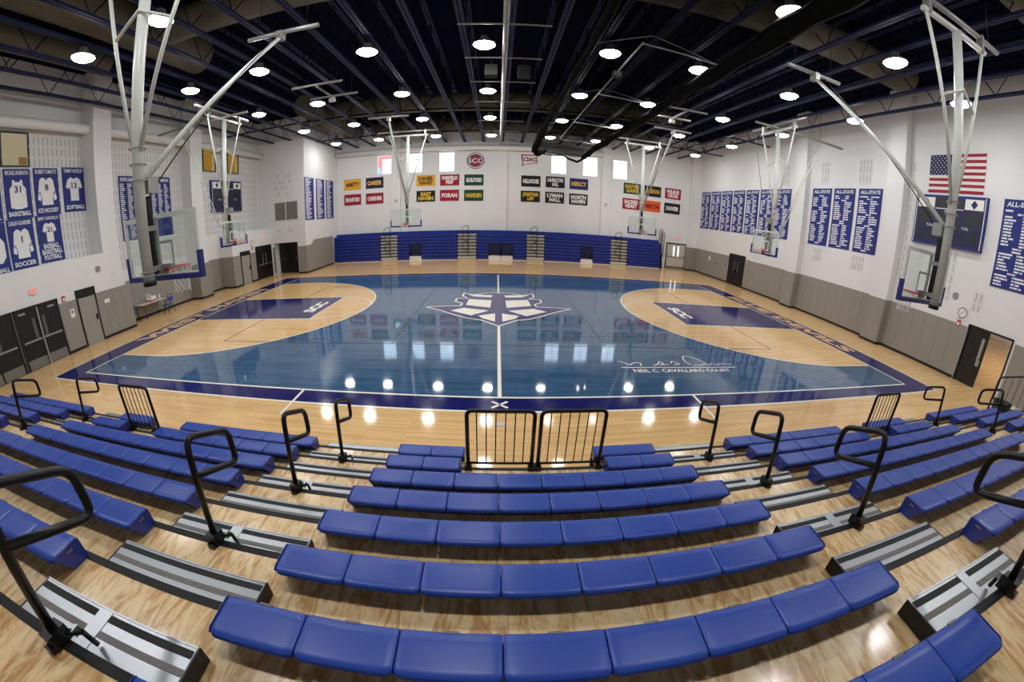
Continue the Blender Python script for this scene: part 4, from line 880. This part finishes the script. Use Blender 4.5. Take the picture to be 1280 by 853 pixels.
# scoreboards
def scoreboard(x, y, z, right, label):
    o, P, R, N = panel('scoreboard', label, 'scoreboard', (x, y, z), 3.1, 1.95, right, BANNER, .16, group='wall scoreboards')
    def q(name, u0, u1, v0, v1, d, mat): e = MB(); e.poly([P(u0, v0, d), P(u1, v0, d), P(u1, v1, d), P(u0, v1, d)]); return obj(name, e, mat, o)
    dk = plain('score_dark', (8, 9, 16), .3); sb = plain('score_blue', (14, 17, 64), .5)
    q('face', -1.46, 1.46, -.9, .9, .163, sb)
    for s in (-1, 1):
        q('logo_panel', min(s*.66, s*1.42), max(s*.66, s*1.42), .48, .87, .166, PRINTW); c = s*1.04
        e = MB(); e.poly([P(c, .84, .169), P(c-.14, .68, .169), P(c, .5, .169), P(c+.14, .68, .169)]); obj('logo_patch', e, NAVYM, o)
        q('digit_window', min(s*.7, s*1.35), max(s*.7, s*1.35), -.1, .36, .166, dk); q('digit_window', min(s*.62, s*.8), max(s*.62, s*.8), -.75, -.4, .166, dk); q('digit_window', min(s*1.05, s*1.3), max(s*1.05, s*1.3), -.75, -.35, .166, dk)
        q('edge_strip', min(s*1.47, s*1.5), max(s*1.47, s*1.5), -.93, .93, .166, PRINTW)
    q('clock_window', -.6, .6, .5, .85, .166, dk); q('divider', -.62, .62, .44, .47, .167, PRINTW); q('digit_window', .1, .35, -.6, .3, .166, dk); q('digit_window', -.35, -.1, -.6, .3, .166, dk)
    wtext('T.O.L', P, .78, -.22, .3, .1, R, .169, PRINTW, o); wtext('T.O.L', P, -.78, -.22, .3, .1, R, .169, PRINTW, o); wtext('BONUS', P, 0, .37, .34, .08, R, .169, PRINTW, o); rebase(o, P(0, -.98, 0))
scoreboard(XR, -5.68, 5.64, RY, 'blue electronic scoreboard under the flag'); scoreboard(XL, 6.55, 5.78, LYv, 'blue electronic scoreboard on the slotted wall under the amber windows')

# ------------------------------------------------------------------ small wall things
def exit_sign(c, right, label):
    o, P, R, N = panel('exit_sign', label, 'sign', c, .34, .2, right, WHITE, .05); wtext('EXIT', P, 0, 0, .28, .13, R, .053, EXITM, o, .03); rebase(o, P(0, -.1, 0))
exit_sign((-16.15, -7.13, 2.64), LYv, 'red EXIT sign above the black doors below the jersey banners'); exit_sign((-16.2, 9.14, 2.72), LYv, 'red EXIT sign above the black doors by the black opening'); exit_sign((15.2, YF, 2.76), EX, 'red EXIT sign above the pale double door')
def alarm(c, right, label):
    o, P, R, N = panel('fire_alarm', label, 'fire alarm', c, .14, .2, right, RED, .05); e = MB(); e.poly([P(-.05, -.07, .053), P(.05, -.07, .053), P(.05, .03, .053), P(-.05, .03, .053)]); obj('strobe', e, PRINTW, o); rebase(o, P(0, -.1, 0))
alarm((-16.15, -5.95, 2.07), LYv, 'red fire alarm between the black doors and the grey door'); alarm((-8.2, YF-.16, 4.82), EX, 'red fire alarm on the wall pilaster beside the red banners'); alarm((8.5, YF-.16, 4.8), EX, 'red fire alarm on the wall pilaster behind the curtain-side hoop')
alarm((XR, -6.97, 2.02), RY, 'red fire alarm under the clock beside the open black door'); alarm((XR, 7.98, 1.95), RY, 'red fire alarm beside the closed black door under seven blue banners')
def clock(c, right, label):
    o, P, R, N = panel('wall_clock', label, 'clock', c, .46, .46, right, WHITE, .03)
    for r_, d, m_, nm in ((.2, .034, BLACK, 'rim'), (.17, .037, PRINTW, 'dial')): e = MB(); e.poly([P(r_*math.cos(2*PI*k/20), r_*math.sin(2*PI*k/20), d) for k in range(20)]); obj(nm, e, m_, o)
    for u, v in ((-.09, -.06), (.06, .12)): e = MB(); n_ = Vector((-v, u)).normalized()*.008; e.poly([P(-n_.x, -n_.y, .04), P(u-n_.x, v-n_.y, .04), P(u+n_.x, v+n_.y, .04), P(n_.x, n_.y, .04)]); obj('hand', e, BLACK, o)
    rebase(o, P(0, -.23, 0))
clock((XR, -7.02, 2.42), RY, 'round wall clock above a red alarm beside the open black door'); clock((-16.2, 7.66, 2.56), LYv, 'round wall clock above the grey door by the black opening')
alarm((-16.2, 7.68, 2.2), LYv, 'red fire alarm under the clock by the grey door')
def sheetp(c, w, h, right, label, mat=PRINTW, nm='paper_notice', cat='notice'):
    o, P, R, N = panel(nm, label, cat, c, w, h, right, mat, .012); rebase(o, P(0, -h/2, 0)); return o, P, R
o, P, R = sheetp((-16.12, -5.7, 1.45), .2, .32, LYv, 'white notice on the grey wall beside the grey door'); e = MB(); e.poly([P(-.05, 0, .014), P(.05, 0, .014), P(.05, .1, .014), P(-.05, .1, .014)]); x_ = obj('printed_box', e, GREYS, o); x_.location = -Vector(o.location)
sheetp((-16.12, -3.95, 1.5), .26, .16, LYv, 'small white notice on the grey wall pad beyond the grey door'); sheetp((XR-.03, 13.2, 1.45), .2, .35, RY, 'white notice on the grey wall pad in the corner by the pale door')
sheetp((XR-.03, 10.75, 1.25), .12, .2, RY, 'grey switch plate beside the closed black door', GREYS, 'switch_plate', 'switch'); sheetp((XR-.03, 12.05, 1.2), .16, .1, RY, 'dark plate on the grey wall pad in the corner', NOSE, 'wall_plate', 'plate')
def bell(c, right, label):
    o, P, R, N = panel('round_speaker', label, 'speaker', c, .2, .2, right, GREYS, .02); e = MB(); e.poly([P(.13*math.cos(2*PI*k/16), .13*math.sin(2*PI*k/16), .03) for k in range(16)]); obj('grille', e, STEELD, o); rebase(o, P(0, -.1, 0))
bell((-16.15, -4.1, 2.85), LYv, 'small round grey speaker above the grey door'); bell((XR, -6.55, 2.95), RY, 'small round grey speaker above the clock by the open door')
v = tag(obj('wall_vent', MB().box(-15.78, -13.92, 10.25, 10.3, 3.9, 5.14), plain('vent_grey', (132, 130, 124), .6)), 'large grey ventilation grille above the black opening', 'vent')
for k in range(22):
    x = -15.74+k*.082
    if abs(x+14.87) > .05: obj('slat', MB().box(x, x+.035, 10.235, 10.25, 3.94, 5.1), GREYS, v)
obj('mullion', MB().box(-14.89, -14.84, 10.23, 10.25, 3.9, 5.14), WHITE, v); rebase(v, (-14.85, 10.3, 3.9))

# ------------------------------------------------------------------ table and folding chairs
t = thing('folding_table', 'pale folding table against the grey wall between the pilasters', 'table', (-16.82, -.98, 0)); 
obj('table_top', MB().box(-.36, .36, -.8, .8, .71, .74), plain('table_pale', (190, 184, 172), .5), t)
for s in (-1, 1):
    for q in (-1, 1): obj('leg', MB().tube([(q*.3, s*.62, 0), (q*.3, s*.7, .71)], .014, 6), NOSE, t)
    obj('leg_brace', MB().tube([(-.3, s*.64, .15), (.3, s*.64, .15)], .01, 6), NOSE, t)
def fchair(x, y, rz, label):
    t = thing('folding_chair', label, 'chair', (x, y, 0), rz, 'blue folding chairs'); sm = plain('chair_blue', (40, 66, 150), .4)
    obj('seat', MB().box(-.2, .2, -.2, .2, .43, .455), sm, t); obj('backrest', MB().box(-.21, .21, .2, .215, .62, .82), sm, t)
    for s in (-1, 1):
        obj('leg', MB().tube([(s*.22, .26, .0), (s*.21, -.16, .44)], .011, 6), NOSE, t); obj('leg', MB().tube([(s*.21, -.24, 0), (s*.21, .22, .84)], .011, 6), NOSE, t)
    obj('leg_brace', MB().tube([(-.21, -.18, .12), (.21, -.18, .12)], .008, 6), NOSE, t); return t
fchair(-16.88, -2.16, PI/2-.1, 'blue folding chair at the jersey-banner end of the pale table'); fchair(-16.14, -.42, -PI/2+.15, 'blue folding chair on the court side of the pale table')
t = thing('folding_stand', 'bare dark folding stand beyond the pale table', 'stand', (-16.8, .2, 0))
for s in (-1, 1): obj('leg', MB().tube([(s*.2, -.22, 0), (s*.18, .2, .8)], .011, 6), NOSE, t); obj('leg', MB().tube([(s*.2, .22, 0), (s*.18, -.2, .8)], .011, 6), NOSE, t)
obj('top_bar', MB().tube([(-.2, .2, .8), (.2, .2, .8)], .012, 6), NOSE, t)
t = thing('carton', 'white and red carton standing on the pale table', 'box', (-16.8, -.9, .74), .2); obj('body', MB().box(-.16, .16, -.2, .2, 0, .24), PRINTW, t); obj('red_band', MB().box(-.163, .163, -.203, .203, .02, .08), RED, t); obj('flap', MB().prism([(-.2, .24), (-.26, .42), (-.24, .42), (-.17, .24)], 'x', -.15, .15), WHITE, t)
t = thing('squeeze_bottle', 'white plastic bottle standing on the pale table', 'bottle', (-16.72, -.42, .74)); obj('body', MB().lathe([(.0001, 0), (.05, 0), (.052, .16), (.02, .21), (.02, .24)], 14), WHITE, t); obj('cap', MB().lathe([(.022, .23), (.022, .27), (.0001, .275)], 12), PRINTW, t)
